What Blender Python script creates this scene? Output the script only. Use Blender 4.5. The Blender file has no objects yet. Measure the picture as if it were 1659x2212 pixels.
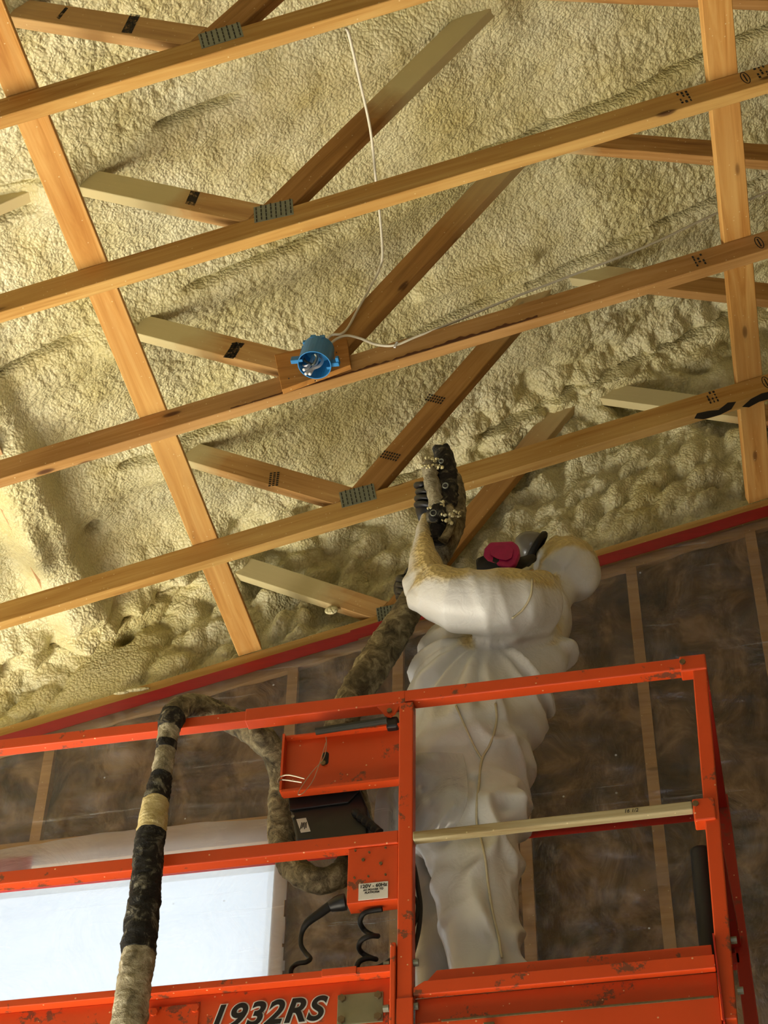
import bpy, math, random
import numpy as np
from mathutils import Vector, Matrix, noise as mnoise
from mathutils.bvhtree import BVHTree
random.seed(7); rng = np.random.default_rng(11)
S = bpy.context.scene
COL = S.collection

# ---------------------------------------------------------------- camera, world, daylight, exposure
W, H = 1659, 2212
FPX, PITCH, YAW, ROLL = 4025.0, math.radians(43.409), math.radians(12.405), math.radians(1.0405)
fw = Vector((-math.sin(YAW)*math.cos(PITCH), math.cos(YAW)*math.cos(PITCH), math.sin(PITCH)))
_r = Vector((math.cos(YAW), math.sin(YAW), 0)); _u = _r.cross(fw)
rt = math.cos(ROLL)*_r + math.sin(ROLL)*_u
up = -math.sin(ROLL)*_r + math.cos(ROLL)*_u
cam = bpy.data.cameras.new('camera'); camo = bpy.data.objects.new('camera', cam); COL.objects.link(camo)
cam.sensor_fit = 'VERTICAL'; cam.sensor_height = 24.0; cam.lens = FPX/H*24.0
cam.clip_start = .05; cam.clip_end = 200
camo.matrix_world = Matrix((( rt.x, up.x, -fw.x, 0), (rt.y, up.y, -fw.y, 0), (rt.z, up.z, -fw.z, 0), (0, 0, 0, 1)))
S.camera = camo
wd = bpy.data.worlds.new('sky'); S.world = wd; wd.use_nodes = True
bg = wd.node_tree.nodes['Background']
bg.inputs[0].default_value = (.86, .93, 1.0, 1); bg.inputs[1].default_value = 1.75
def area(name, loc, target, sx, sy, power, col=(1, .95, .86)):
    l = bpy.data.lights.new(name, 'AREA'); l.shape = 'RECTANGLE'; l.size = sx; l.size_y = sy; l.energy = power; l.color = col
    o = bpy.data.objects.new(name, l); COL.objects.link(o); o.location = loc
    o.rotation_euler = (Vector(target)-Vector(loc)).to_track_quat('-Z', 'Y').to_euler(); return o
# daylight entering by the big side door (left), plus an added fill lamp behind the camera
area('daylight_side_door', (-4.9, 3.85, -.15), (-.2, 3.7, 2.6), 2.2, 2.5, 360, (1, .97, .88))
area('front_fill', (-.8, -6.8, .1), (-.8, 3.5, 2.4), 4.0, 3.0, 30, (1, .97, .92))  # weak fill, added to lighten the worker's torso
sl_ = bpy.data.lights.new('sun', 'SUN'); sl_.energy = 75; sl_.angle = .01; sl_.color = (1, .965, .87)   # low sun through the side door onto the floor
slo = bpy.data.objects.new('sun', sl_); COL.objects.link(slo); slo.location = (-8, 3, 4); slo.rotation_euler = Vector((1, -.06, -.62)).to_track_quat('-Z', 'Y').to_euler()
vs = S.view_settings
vs.view_transform = 'Standard'; vs.look = 'None'; vs.gamma = 1; vs.use_curve_mapping = False; vs.exposure = -0.30
S.cycles.use_denoising = True
S.cycles.max_bounces = 5; S.cycles.diffuse_bounces = 2; S.cycles.glossy_bounces = 2; S.cycles.transmission_bounces = 4; S.cycles.transparent_max_bounces = 8
S.cycles.use_adaptive_sampling = True; S.cycles.adaptive_threshold = .06
S.cycles.sample_clamp_indirect = 6.0

def ray(px, py): return fw + rt*((px-W/2)/FPX) + up*((H/2-py)/FPX)
def P(px, py, Y): d = ray(px, py); return d*(Y/d.y)
def PZ(px, py, Z): d = ray(px, py); return d*(Z/d.z)

# ---------------------------------------------------------------- building helpers
WLOC = {}
def tag(o, label=None, cat=None, group=None, kind=None):
    if label: o['label'] = label
    if cat: o['category'] = cat
    if group: o['group'] = group
    if kind: o['kind'] = kind
    return o
def empty(name, loc, label=None, cat=None, group=None, kind=None):
    o = bpy.data.objects.new(name, None); COL.objects.link(o); o.location = loc; o.empty_display_size = .1
    WLOC[o] = Vector(loc); return tag(o, label, cat, group, kind)
def link(name, me, mat, parent=None, M=None, loc=None):
    o = bpy.data.objects.new(name, me); COL.objects.link(o)
    if mat is not None: me.materials.clear(); me.materials.append(mat)
    pl = WLOC[parent] if parent is not None else Vector((0, 0, 0))
    if parent is not None: o.parent = parent
    if M is not None:
        M = M.copy(); WLOC[o] = M.translation.copy(); M.translation = M.translation-pl; o.matrix_basis = M
    else:
        loc = Vector(loc) if loc is not None else Vector((0, 0, 0)); WLOC[o] = loc; o.location = loc-pl
    return o
def bev(o, w, seg=2):
    m = o.modifiers.new('bevel', 'BEVEL'); m.width = w; m.segments = seg; m.limit_method = 'ANGLE'; m.angle_limit = .6; return o
class MB:
    def __init__(s): s.v = []; s.f = []
    def add(s, vs_, fs):
        n = len(s.v); s.v += [Vector(v) for v in vs_]; s.f += [tuple(i+n for i in f) for f in fs]; return s
    def box(s, x0, x1, y0, y1, z0, z1):
        return s.add([(x, y, z) for z in (z0, z1) for y in (y0, y1) for x in (x0, x1)],
                     [(0, 2, 3, 1), (4, 5, 7, 6), (0, 1, 5, 4), (2, 6, 7, 3), (0, 4, 6, 2), (1, 3, 7, 5)])
    def beam(s, a, b, w, h, side=Vector((0, 1, 0))):
        a = Vector(a); b = Vector(b); t = (b-a).normalized(); sd = (side-t*side.dot(t)).normalized(); n = t.cross(sd)
        vs_ = [p+sd*(i*w/2)+n*(j*h/2) for p in (a, b) for (i, j) in ((-1, -1), (1, -1), (1, 1), (-1, 1))]
        return s.add(vs_, [(3, 2, 1, 0), (4, 5, 6, 7), (0, 1, 5, 4), (1, 2, 6, 5), (2, 3, 7, 6), (3, 0, 4, 7)])
    def prism(s, poly, ext):
        n = len(poly); ext = Vector(ext); poly = [Vector(p) for p in poly]
        return s.add(poly+[p+ext for p in poly], [tuple(range(n)), tuple(range(2*n-1, n-1, -1))]+[(i, i+n, (i+1) % n+n, (i+1) % n) for i in range(n)])
    def tube(s, path, r, n=10, caps=True, jitter=None):
        path = [Vector(p) for p in path]; m = len(path)
        rs = r if isinstance(r, (list, tuple, np.ndarray)) else [r]*m
        T = []
        for i in range(m):
            t = path[min(i+1, m-1)]-path[max(i-1, 0)]; T.append(t.normalized() if t.length > 1e-9 else Vector((0, 0, 1)))
        ref = Vector((0, 0, 1)) if abs(T[0].z) < .9 else Vector((1, 0, 0))
        a = (ref-T[0]*ref.dot(T[0])).normalized(); vs_ = []
        for i in range(m):
            a = (a-T[i]*a.dot(T[i])).normalized(); b = T[i].cross(a)
            for k in range(n):
                q = 2*math.pi*k/n; rr = rs[i]*(jitter(i, k, path[i]) if jitter else 1)
                vs_.append(path[i]+(a*math.cos(q)+b*math.sin(q))*rr)
        fs = [(i*n+k, i*n+(k+1) % n, (i+1)*n+(k+1) % n, (i+1)*n+k) for i in range(m-1) for k in range(n)]
        if caps: fs += [tuple(range(n-1, -1, -1)), tuple((m-1)*n+k for k in range(n))]
        return s.add(vs_, fs)
    def cyl(s, a, b, r, n=14): return s.tube([a, b], r, n)
    def ball(s, c, r, n=8, m=6, sc=(1, 1, 1)):
        c = Vector(c); vs_ = [c+Vector((0, 0, -r*sc[2]))]; 
        for j in range(1, m):
            t = math.pi*j/m
            for k in range(n): vs_.append(c+Vector((math.sin(t)*math.cos(2*math.pi*k/n)*sc[0], math.sin(t)*math.sin(2*math.pi*k/n)*sc[1], -math.cos(t)*sc[2]))*r)
        vs_.append(c+Vector((0, 0, r*sc[2]))); L = len(vs_)-1
        fs = [(0, 1+(k+1) % n, 1+k) for k in range(n)]+[(L, L-n+k, L-n+(k+1) % n) for k in range(n)]
        fs += [(1+j*n+k, 1+j*n+(k+1) % n, 1+(j+1)*n+(k+1) % n, 1+(j+1)*n+k) for j in range(m-2) for k in range(n)]
        return s.add(vs_, fs)
    def build(s, name, mat, parent=None, smooth=False, bevel=0, seg=2):
        lo = Vector([min(v[i] for v in s.v) for i in range(3)]); hi = Vector([max(v[i] for v in s.v) for i in range(3)])
        c = (lo+hi)/2; me = bpy.data.meshes.new(name); me.from_pydata([v-c for v in s.v], [], s.f); me.validate()
        o = link(name, me, mat, parent, loc=c)
        if smooth: me.shade_smooth() if hasattr(me, 'shade_smooth') else [setattr(p, 'use_smooth', True) for p in me.polygons]
        if bevel: bev(o, bevel, seg)
        return o
def spline(pts, n=8):
    pts = [np.array(p, float) for p in pts]; out = []
    for i in range(len(pts)-1):
        p0 = pts[max(i-1, 0)]; p1 = pts[i]; p2 = pts[i+1]; p3 = pts[min(i+2, len(pts)-1)]
        for k in range(n):
            t = k/n; out.append(.5*((2*p1)+(-p0+p2)*t+(2*p0-5*p1+4*p2-p3)*t*t+(-p0+3*p1-3*p2+p3)*t**3))
    out.append(pts[-1]); return out
def ptube(pts, r, n=10, k=8):
    """tube through (px, py, Y) anchor points; r scalar or per anchor"""
    q = [tuple(P(*p)) for p in pts]
    if isinstance(r, (list, tuple)): q = [a+(b,) for a, b in zip(q, r)]
    sp = spline(q, k); mb = MB(); mb.tube([p[:3] for p in sp], [p[3] for p in sp] if len(q[0]) == 4 else r, n); return mb

# numpy noise ------------------------------------------------------
def hsh(ix, iy, s=0):
    h = (ix.astype(np.int64)*374761393+iy.astype(np.int64)*668265263+s*974634777) & 0x7fffffff
    h = ((h ^ (h >> 13))*1274126177) & 0x7fffffff
    return ((h ^ (h >> 16)) & 0xffff)/65535.0
def vnoise(x, y, s=0):
    ix = np.floor(x); iy = np.floor(y); fx = x-ix; fy = y-iy
    fx = fx*fx*fx*(fx*(fx*6-15)+10); fy = fy*fy*fy*(fy*(fy*6-15)+10)
    a = hsh(ix, iy, s); b = hsh(ix+1, iy, s); c = hsh(ix, iy+1, s); d = hsh(ix+1, iy+1, s)
    return (a*(1-fx)+b*fx)*(1-fy)+(c*(1-fx)+d*fx)*fy-.5
def fbm(x, y, s=0, o=4):
    r = 0; a = 1.
    for i in range(o): r = r+a*vnoise(x*2**i+17.3*i, y*2**i-9.1*i, s+i); a *= .5
    return r
def worley(x, y, s=0):
    ix = np.floor(x); iy = np.floor(y); d1 = np.full(x.shape, 9.)
    for a in (-1, 0, 1):
        for b in (-1, 0, 1):
            cx = ix+a; cy = iy+b
            d = (cx+hsh(cx, cy, s)-x)**2+(cy+hsh(cx, cy, s+5)-y)**2
            d1 = np.minimum(d1, d)
    return np.sqrt(d1)
def sstep(a, b, x): t = np.clip((x-a)/(b-a), 0, 1); return t*t*(3-2*t)

# ---------------------------------------------------------------- materials
class NT:
    def __init__(s, name):
        s.m = bpy.data.materials.new(name); s.m.use_nodes = True; s.t = s.m.node_tree; s.t.nodes.clear()
        s.out = s.t.nodes.new('ShaderNodeOutputMaterial')
    def n(s, typ, ins=None, **kw):
        nd = s.t.nodes.new('ShaderNode'+typ)
        for k, v in kw.items(): setattr(nd, k, v)
        for k, v in (ins or {}).items():
            if hasattr(v, 'is_output'): s.t.links.new(v, nd.inputs[k])
            else: nd.inputs[k].default_value = v
        return nd
    def coord(s, scale=(1, 1, 1), kind='Object', rnd=True):
        c = s.n('TexCoord').outputs[kind]
        if rnd:
            oi = s.n('ObjectInfo').outputs['Random']
            c = s.n('VectorMath', {0: c, 1: s.n('VectorMath', {0: (37., 19., 53.), 'Scale': oi}, operation='SCALE').outputs[0]}, operation='ADD').outputs[0]
        return s.n('VectorMath', {0: c, 1: scale}, operation='MULTIPLY').outputs[0]
    def noise(s, vec, scale=1, detail=4, rough=.55, dist=0):
        return s.n('TexNoise', {'Vector': vec, 'Scale': scale, 'Detail': detail, 'Roughness': rough, 'Distortion': dist}).outputs['Fac']
    def vor(s, vec, scale=1, feature='F1'):
        return s.n('TexVoronoi', {'Vector': vec, 'Scale': scale}, feature=feature)
    def ramp(s, fac, stops):
        r = s.n('ValToRGB', {'Fac': fac}); cr = r.color_ramp
        while len(cr.elements) > 1: cr.elements.remove(cr.elements[-1])
        for i, (p, c) in enumerate(stops):
            e = cr.elements[0] if i == 0 else cr.elements.new(p)
            e.position = p; e.color = (c[0], c[1], c[2], 1) if not isinstance(c, (int, float)) else (c, c, c, 1)
        return r.outputs['Color']
    def mix(s, fac, a, b, typ='MIX'):
        m = s.n('Mix', data_type='RGBA', blend_type=typ)
        for k, v in ((0, fac), (6, a), (7, b)):
            if hasattr(v, 'is_output'): s.t.links.new(v, m.inputs[k])
            elif k: m.inputs[k].default_value = (v[0], v[1], v[2], 1)
            else: m.inputs[k].default_value = v
        return m.outputs[2]
    def math(s, op, a, b=0.0, clamp=False):
        return s.n('Math', {0: a, 1: b}, operation=op, use_clamp=clamp).outputs[0]
    def bump(s, h, strength=.3, dist=.01, normal=None):
        ins = {'Height': h, 'Strength': strength, 'Distance': dist}
        if normal is not None: ins['Normal'] = normal
        return s.n('Bump', ins).outputs[0]
    def bsdf(s, col, rough=.6, metal=0, normal=None, spec=.4, **kw):
        b = s.n('BsdfPrincipled', {'Roughness': rough, 'Metallic': metal, 'Specular IOR Level': spec})
        if hasattr(col, 'is_output'): s.t.links.new(col, b.inputs['Base Color'])
        else: b.inputs['Base Color'].default_value = (col[0], col[1], col[2], 1)
        if normal is not None: s.t.links.new(normal, b.inputs['Normal'])
        for k, v in kw.items(): b.inputs[k].default_value = v
        return b.outputs[0]
    def done(s, sh): s.t.links.new(sh, s.out.inputs[0]); return s.m
def srgb(r, g, b):
    f = lambda c: (c/255/12.92) if c <= 10 else ((c/255+.055)/1.055)**2.4
    return (f(r), f(g), f(b))
def plain(name, col, rough=.5, metal=0, spec=.4, var=.15, scale=40, bump=0):
    t = NT(name); c = t.coord(); nz = t.noise(c, scale, 3)
    col2 = tuple(x*(1-var) for x in col)
    return t.done(t.bsdf(t.mix(nz, col2, tuple(min(1, x*(1+var)) for x in col)), rough, metal, t.bump(nz, bump, .003) if bump else None, spec))
FOAMC = srgb(232, 217, 164)
def wood_mat(name, base, dark, light, dust=None, knots=1.0, dust_col=(.60, .50, .27)):
    t = NT(name); c = t.coord()
    g = t.noise(t.coord((1.3, 26, 26)), 1, 5, .6, 1.6)
    rings = t.n('TexWave', {'Vector': t.coord((.35, 9, 9)), 'Scale': 1.6, 'Distortion': 9, 'Detail': 3, 'Detail Scale': .8}).outputs['Fac']
    col = t.ramp(g, [(.25, dark), (.48, base), (.72, light)])
    col = t.mix(t.math('MULTIPLY', rings, .28), col, dark)
    pt = t.noise(t.coord((1.1, 4, 4)), 1, 2)
    col = t.mix(t.ramp(pt, [(.4, 0.), (.68, .5)]), col, light)
    v = t.vor(t.coord((3.4, 11, 11)), 1)
    sel = t.math('GREATER_THAN', t.n('SeparateColor', {0: v.outputs['Color']}).outputs[0], .45)
    k = t.math('MULTIPLY', t.ramp(v.outputs['Distance'], [(.045, 1.), (.085, .8), (.12, .12), (.2, 0.)]), sel)
    col = t.mix(t.math('MULTIPLY', k, .9*knots), col, srgb(70, 36, 14))
    if dust:
        x = t.n('SeparateXYZ', {0: t.n('TexCoord').outputs['Object']}).outputs[0]
        x = t.math('ADD', x, t.math('MULTIPLY', t.math('SUBTRACT', t.noise(c, 14, 4), .5), .16))
        f = t.n('MapRange', {'Value': x, 'From Min': dust[0], 'From Max': dust[1]}, clamp=True).outputs[0]
        col = t.mix(t.math('MULTIPLY', f, dust[2] if len(dust) > 2 else .93), col, dust_col)
    sp = t.vor(c, 75); spk = t.math('MULTIPLY', t.math('LESS_THAN', sp.outputs['Distance'], .16), t.math('GREATER_THAN', t.n('SeparateColor', {0: sp.outputs['Color']}).outputs[0], .86))
    col = t.mix(t.math('MULTIPLY', spk, .55), col, FOAMC)
    return t.done(t.bsdf(col, .72, 0, t.bump(g, .12, .004), .25))
PB, PD, PL = srgb(196, 150, 78), srgb(160, 110, 46), srgb(214, 174, 102)
M = {}
M['pine'] = wood_mat('pine', PB, PD, PL)
M['pine_brown'] = wood_mat('pine_brown', srgb(176, 130, 70), srgb(134, 90, 42), srgb(200, 156, 98))
M['pine_orange'] = wood_mat('pine_orange', srgb(204, 148, 74), srgb(168, 108, 42), srgb(222, 176, 104), knots=.8)
M['stud'] = wood_mat('stud', srgb(184, 142, 92), srgb(156, 112, 66), srgb(200, 162, 112), knots=.6)
M['ply'] = wood_mat('block_wood', srgb(170, 112, 48), srgb(120, 70, 24), srgb(196, 140, 70), knots=.3)
M['galv'] = plain('galvanised', srgb(132, 136, 122), .5, .6, .5, .2, 60)
M['slot'] = plain('dark_slot', srgb(52, 50, 40), .8)
M['ink'] = plain('black_ink', srgb(28, 25, 20), .8, var=.3)
M['black'] = plain('black_plastic', srgb(26, 26, 26), .42, 0, .5, .25, 60)
M['rubber'] = plain('black_rubber', srgb(20, 20, 19), .6, 0, .4, .3, 90, .2)
M['white'] = plain('white_label', srgb(226, 222, 212), .5)
M['bluebox'] = plain('blue_plastic', srgb(38, 122, 178), .38, 0, .5, .12, 30)
M['cable'] = plain('white_cable', srgb(222, 214, 188), .45, 0, .4, .1, 50)
M['red_tape'] = None
M['bolt'] = plain('bolt_steel', srgb(120, 104, 78), .45, .8, .5, .35, 120)
M['wire'] = plain('steel_wire', srgb(178, 166, 150), .35, .9)
M['pink'] = plain('pink_filter', srgb(176, 22, 88), .5, 0, .4, .25, 60, .3)
M['lens'] = plain('grey_lens', srgb(120, 116, 104), .25, 0, .6, .15, 30)
M['floor'] = plain('concrete', srgb(206, 200, 188), .8, 0, .3, .1, 3)
M['osb'] = plain('sheathing_board', srgb(150, 120, 80), .8, 0, .2, .25, 12)
M['framewhite'] = plain('white_vinyl', srgb(225, 226, 226), .4)

def foam_mat():
    t = NT('spray_foam'); c = t.coord(rnd=False)
    v = t.n('TexVoronoi', {'Vector': t.n('VectorMath', {0: c, 1: t.n('VectorMath', {0: t.n('TexNoise', {'Vector': c, 'Scale': 30.}).outputs['Color'], 'Scale': .02}, operation='SCALE').outputs[0]}, operation='ADD').outputs[0], 'Scale': 95.}, feature='F1').outputs['Distance']
    n2 = t.noise(c, 160, 3); big = t.noise(c, 2.3, 3); med = t.noise(c, 9, 3)
    col = t.ramp(big, [(.32, srgb(218, 205, 142)), (.52, srgb(230, 220, 170)), (.7, srgb(236, 229, 188))])
    col = t.mix(t.ramp(med, [(.52, 0.), (.72, .45)]), col, srgb(206, 188, 116))
    col = t.mix(t.ramp(v, [(.35, 0.), (.75, .28)]), col, srgb(190, 168, 98))
    h = t.math('ADD', t.math('MULTIPLY', v, -1.0), t.math('MULTIPLY', n2, .25))
    return t.done(t.bsdf(col, .42, 0, t.bump(h, .6, .009), .5))
M['foam'] = foam_mat()
def paint(name, base, spots=1.0):
    t = NT(name); c = t.coord()
    n1 = t.noise(c, 9, 5, .65); n2 = t.noise(c, 38, 4, .7); n3 = t.noise(c, 3, 2)
    col = t.mix(n3, tuple(x*.82 for x in base), tuple(min(1, x*1.12) for x in base))
    chip = t.math('MULTIPLY', t.ramp(n1, [(.585, 0.), (.62, 1.)]), t.ramp(n2, [(.47, 0.), (.53, 1.)]))
    col = t.mix(t.math('MULTIPLY', chip, .85*spots), col, srgb(96, 66, 48))
    sp = t.vor(c, 60); spk = t.math('MULTIPLY', t.math('LESS_THAN', sp.outputs['Distance'], .14), t.math('GREATER_THAN', t.n('SeparateColor', {0: sp.outputs['Color']}).outputs[0], .8))
    col = t.mix(t.math('MULTIPLY', spk, .8), col, srgb(235, 190, 140))
    return t.done(t.bsdf(col, .42, 0, t.bump(n2, .08, .002), .45))
M['orange'] = paint('orange_paint', srgb(214, 74, 24))
M['red'] = paint('red_orange_paint', srgb(172, 36, 18), .6)
def red_tape():
    t = NT('red_tape'); n = t.noise(t.coord((2, 20, 20)), 4, 4)
    return t.done(t.bsdf(t.mix(n, srgb(126, 8, 16), srgb(164, 16, 26)), .4, 0, t.bump(n, .2, .004), .5))
M['red_tape'] = red_tape()
def batt():
    t = NT('fibreglass_batt'); c = t.coord((1, 1, .8))
    a = t.noise(c, 7, 6, .62, .6); b = t.noise(c, 60, 4, .7)
    col = t.ramp(a, [(.34, srgb(58, 42, 24)), (.5, srgb(112, 84, 54)), (.66, srgb(172, 138, 98))])
    col = t.mix(t.math('MULTIPLY', b, .35), col, srgb(84, 64, 44))
    return t.done(t.bsdf(col, .95, 0, t.bump(a, .6, .03), .1))
M['batt'] = batt()
def film(name, tint, trans, gloss, haze, rough, bstr, translucent=0.0):
    """clear polythene: see-through, with sheen, haze and creases"""
    t = NT(name); c = t.coord(rnd=False)
    n1 = t.noise(c, 3.2, 5, .6, 1.2); n2 = t.n('TexWave', {'Vector': t.coord((.6, 1, 3.2), rnd=False), 'Scale': 1.3, 'Distortion': 14., 'Detail': 4.}).outputs['Fac']
    nrm = t.bump(t.math('ADD', n1, t.math('MULTIPLY', n2, .22)), bstr, .05)
    tr = t.n('BsdfTransparent', {'Color': (*tint, 1)}).outputs[0]
    df = t.n('BsdfDiffuse', {'Color': (.75, .74, .72, 1), 'Normal': nrm}).outputs[0]
    if translucent:
        tl = t.n('BsdfTranslucent', {'Color': (.9, .92, .95, 1), 'Normal': nrm}).outputs[0]
        df = t.n('MixShader', {0: translucent, 1: df, 2: tl}).outputs[0]
    st = t.math('MULTIPLY', t.ramp(t.noise(t.coord((1.4, 1, 12), rnd=False), 1.6, 5, .7, 2.), [(.6, 0.), (.72, 1.)]), .09)
    ln = t.ramp(t.noise(t.coord((.55, 1, 26), rnd=False), 1.1, 3, .6, 1.2), [(.655, 0.), (.67, 1.), (.69, 0.)])
    sk = t.vor(t.coord((1, .01, 1), rnd=False), 13.); spk = t.math('MULTIPLY', t.math('LESS_THAN', sk.outputs['Distance'], .05), t.math('GREATER_THAN', t.n('SeparateColor', {0: sk.outputs['Color']}).outputs[0], .55))
    cl = t.ramp(n1, [(.45, 0.), (.75, 1.)])
    st = t.math('ADD', t.math('ADD', st, t.math('MULTIPLY', spk, .55)), t.math('ADD', t.math('MULTIPLY', ln, .22), t.math('MULTIPLY', cl, .10)))
    gl = t.n('BsdfGlossy', {'Color': (.9, .9, .9, 1), 'Roughness': rough, 'Normal': nrm}).outputs[0]
    s1 = t.n('MixShader', {0: t.math('ADD', st, haze), 1: tr, 2: df}).outputs[0]
    fr = t.n('LayerWeight', {'Blend': .12, 'Normal': nrm}).outputs['Fresnel']
    s2 = t.n('MixShader', {0: t.math('ADD', t.math('MULTIPLY', fr, .6), gloss, True), 1: s1, 2: gl}).outputs[0]
    return t.done(s2)
M['poly'] = film('clear_polythene', (.95, .94, .92), 1, .04, .05, .3, .6)
M['film'] = film('frosted_polythene', (.95, .96, .98), 1, .03, .38, .3, .4, .7)
M['wrapfilm'] = film('suit_plastic', (.95, .95, .95), 1, .05, .45, .25, .6, .5)
def suit():
    t = NT('white_coverall'); c = t.coord(rnd=False)
    at = t.n('Attribute', attribute_name='dust').outputs['Fac']
    n = t.noise(c, 60, 4, .65); n2 = t.noise(c, 7, 4)
    d = t.math('MULTIPLY', at, t.ramp(t.math('ADD', n, t.math('MULTIPLY', at, .35)), [(.42, .1), (.62, 1.)]), True)
    white = t.mix(n2, srgb(222, 220, 210), srgb(240, 239, 234))
    white = t.mix(t.ramp(t.noise(c, 3.1, 4), [(.5, 0.), (.75, .25)]), white, srgb(206, 190, 146))
    col = t.mix(d, white, srgb(222, 198, 128))
    v = t.vor(c, 75).outputs['Distance']
    nrm = t.bump(t.math('MULTIPLY', v, at), .8, .008, t.bump(t.noise(c, 22, 4, .6, .8), .25, .012))
    b = t.bsdf(col, .33, 0, nrm, .6)
    tl = t.n('BsdfTranslucent', {'Color': (.8, .78, .72, 1)}).outputs[0]
    return t.done(t.n('MixShader', {0: .12, 1: b, 2: tl}).outputs[0])
M['suit'] = suit()
def hose_mat(name, a, b, c_, bs=.6):
    t = NT(name); c = t.coord()
    n1 = t.noise(c, 26, 5, .7, .8); n2 = t.noise(c, 90, 4, .7); n3 = t.noise(c, 11, 3)
    col = t.ramp(n1, [(.34, a), (.52, b), (.68, c_)])
    col = t.mix(t.math('MULTIPLY', t.ramp(n3, [(.5, 0.), (.68, 1.)]), .6), col, a)
    return t.done(t.bsdf(col, .7, 0, t.bump(t.math('ADD', n1, t.math('MULTIPLY', n2, .5)), bs, .012), .3))
M['hose'] = hose_mat('dusty_hose', srgb(70, 62, 44), srgb(138, 124, 90), srgb(196, 182, 140), .9)
M['hose_wrap'] = hose_mat('pale_hose_wrap', srgb(112, 104, 80), srgb(172, 162, 132), srgb(216, 208, 180), 1.)
M['tape_black'] = hose_mat('black_tape', srgb(16, 16, 15), srgb(30, 30, 28), srgb(140, 136, 118), .9)
M['hose_cream'] = hose_mat('cream_foam_patch', srgb(190, 170, 112), srgb(206, 190, 136), srgb(224, 210, 162), .5)
M['gun_dark'] = hose_mat('dirty_gun_metal', srgb(20, 20, 20), srgb(48, 46, 42), srgb(150, 140, 112), .9)
M['stick'] = wood_mat('weathered_stick', srgb(170, 154, 112), srgb(120, 92, 48), srgb(194, 184, 148), knots=.1)
M['patina'] = plain('olive_plate', srgb(128, 124, 96), .5, .5, .5, .3, 18)
M['blotch'] = None
def blotch():
    t = NT('smudged_ink'); c = t.coord((1, 1, 1)); n = t.noise(c, 55, 4, .7)
    tr = t.n('BsdfTransparent').outputs[0]; b = t.bsdf(srgb(40, 32, 22), .8)
    return t.done(t.n('MixShader', {0: t.ramp(n, [(.36, 0.), (.56, .9)]), 1: tr, 2: b}).outputs[0])
M['blotch'] = blotch()

# ---------------------------------------------------------------- layout numbers (metres, camera at the origin, floor below)
FLOOR = -1.55
TAN = math.tan(.22172); COSS = math.cos(.22172); Z0 = 4.537
SP = .6096; YT = [2.6074+k*SP for k in range(5)]; TH = .038; DP = .089
def chz(x): return Z0+x*TAN                       # underside of the sloping bottom chords
FS = .48
def foamz(x): return 5.395+FS*(x+.34)              # mean underside of the foam on the roof
def wallz(x): return chz(x)

# ---------------------------------------------------------------- setting: floor, side walls
tag(MB().box(-6, 6, -7, 5.3, FLOOR-.1, FLOOR).build('floor', M['floor']), 'pale concrete floor slab of the building', kind='structure')
wl = MB(); wl.box(-5.1, -5.0, -7, 1.9, FLOOR, 3.9); wl.box(-5.1, -5.0, 5.0, 5.3, FLOOR, 3.9); wl.box(-5.1, -5.0, 1.9, 5.0, 1.3, 3.9)
tag(wl.build('wall_left', M['osb']), 'sheathed side wall with a wide door opening', kind='structure')
wfm = MB(); wfm.box(-5.1, -2.9, -7.1, -7, FLOOR, 6.6); wfm.box(1.3, 5.1, -7.1, -7, FLOOR, 6.6); wfm.box(-2.9, 1.3, -7.1, -7, 1.7, 6.6)  # the bay opening is added to go with the front fill lamp
tag(wfm.build('wall_front', M['osb']), 'sheathed end wall with a bay opening added for fill light, opposite the gable window', kind='structure')
tag(MB().box(5.0, 5.1, -7, 5.3, FLOOR, 6.2).build('wall_right', M['osb']), 'sheathed side wall without openings', kind='structure')

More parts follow.
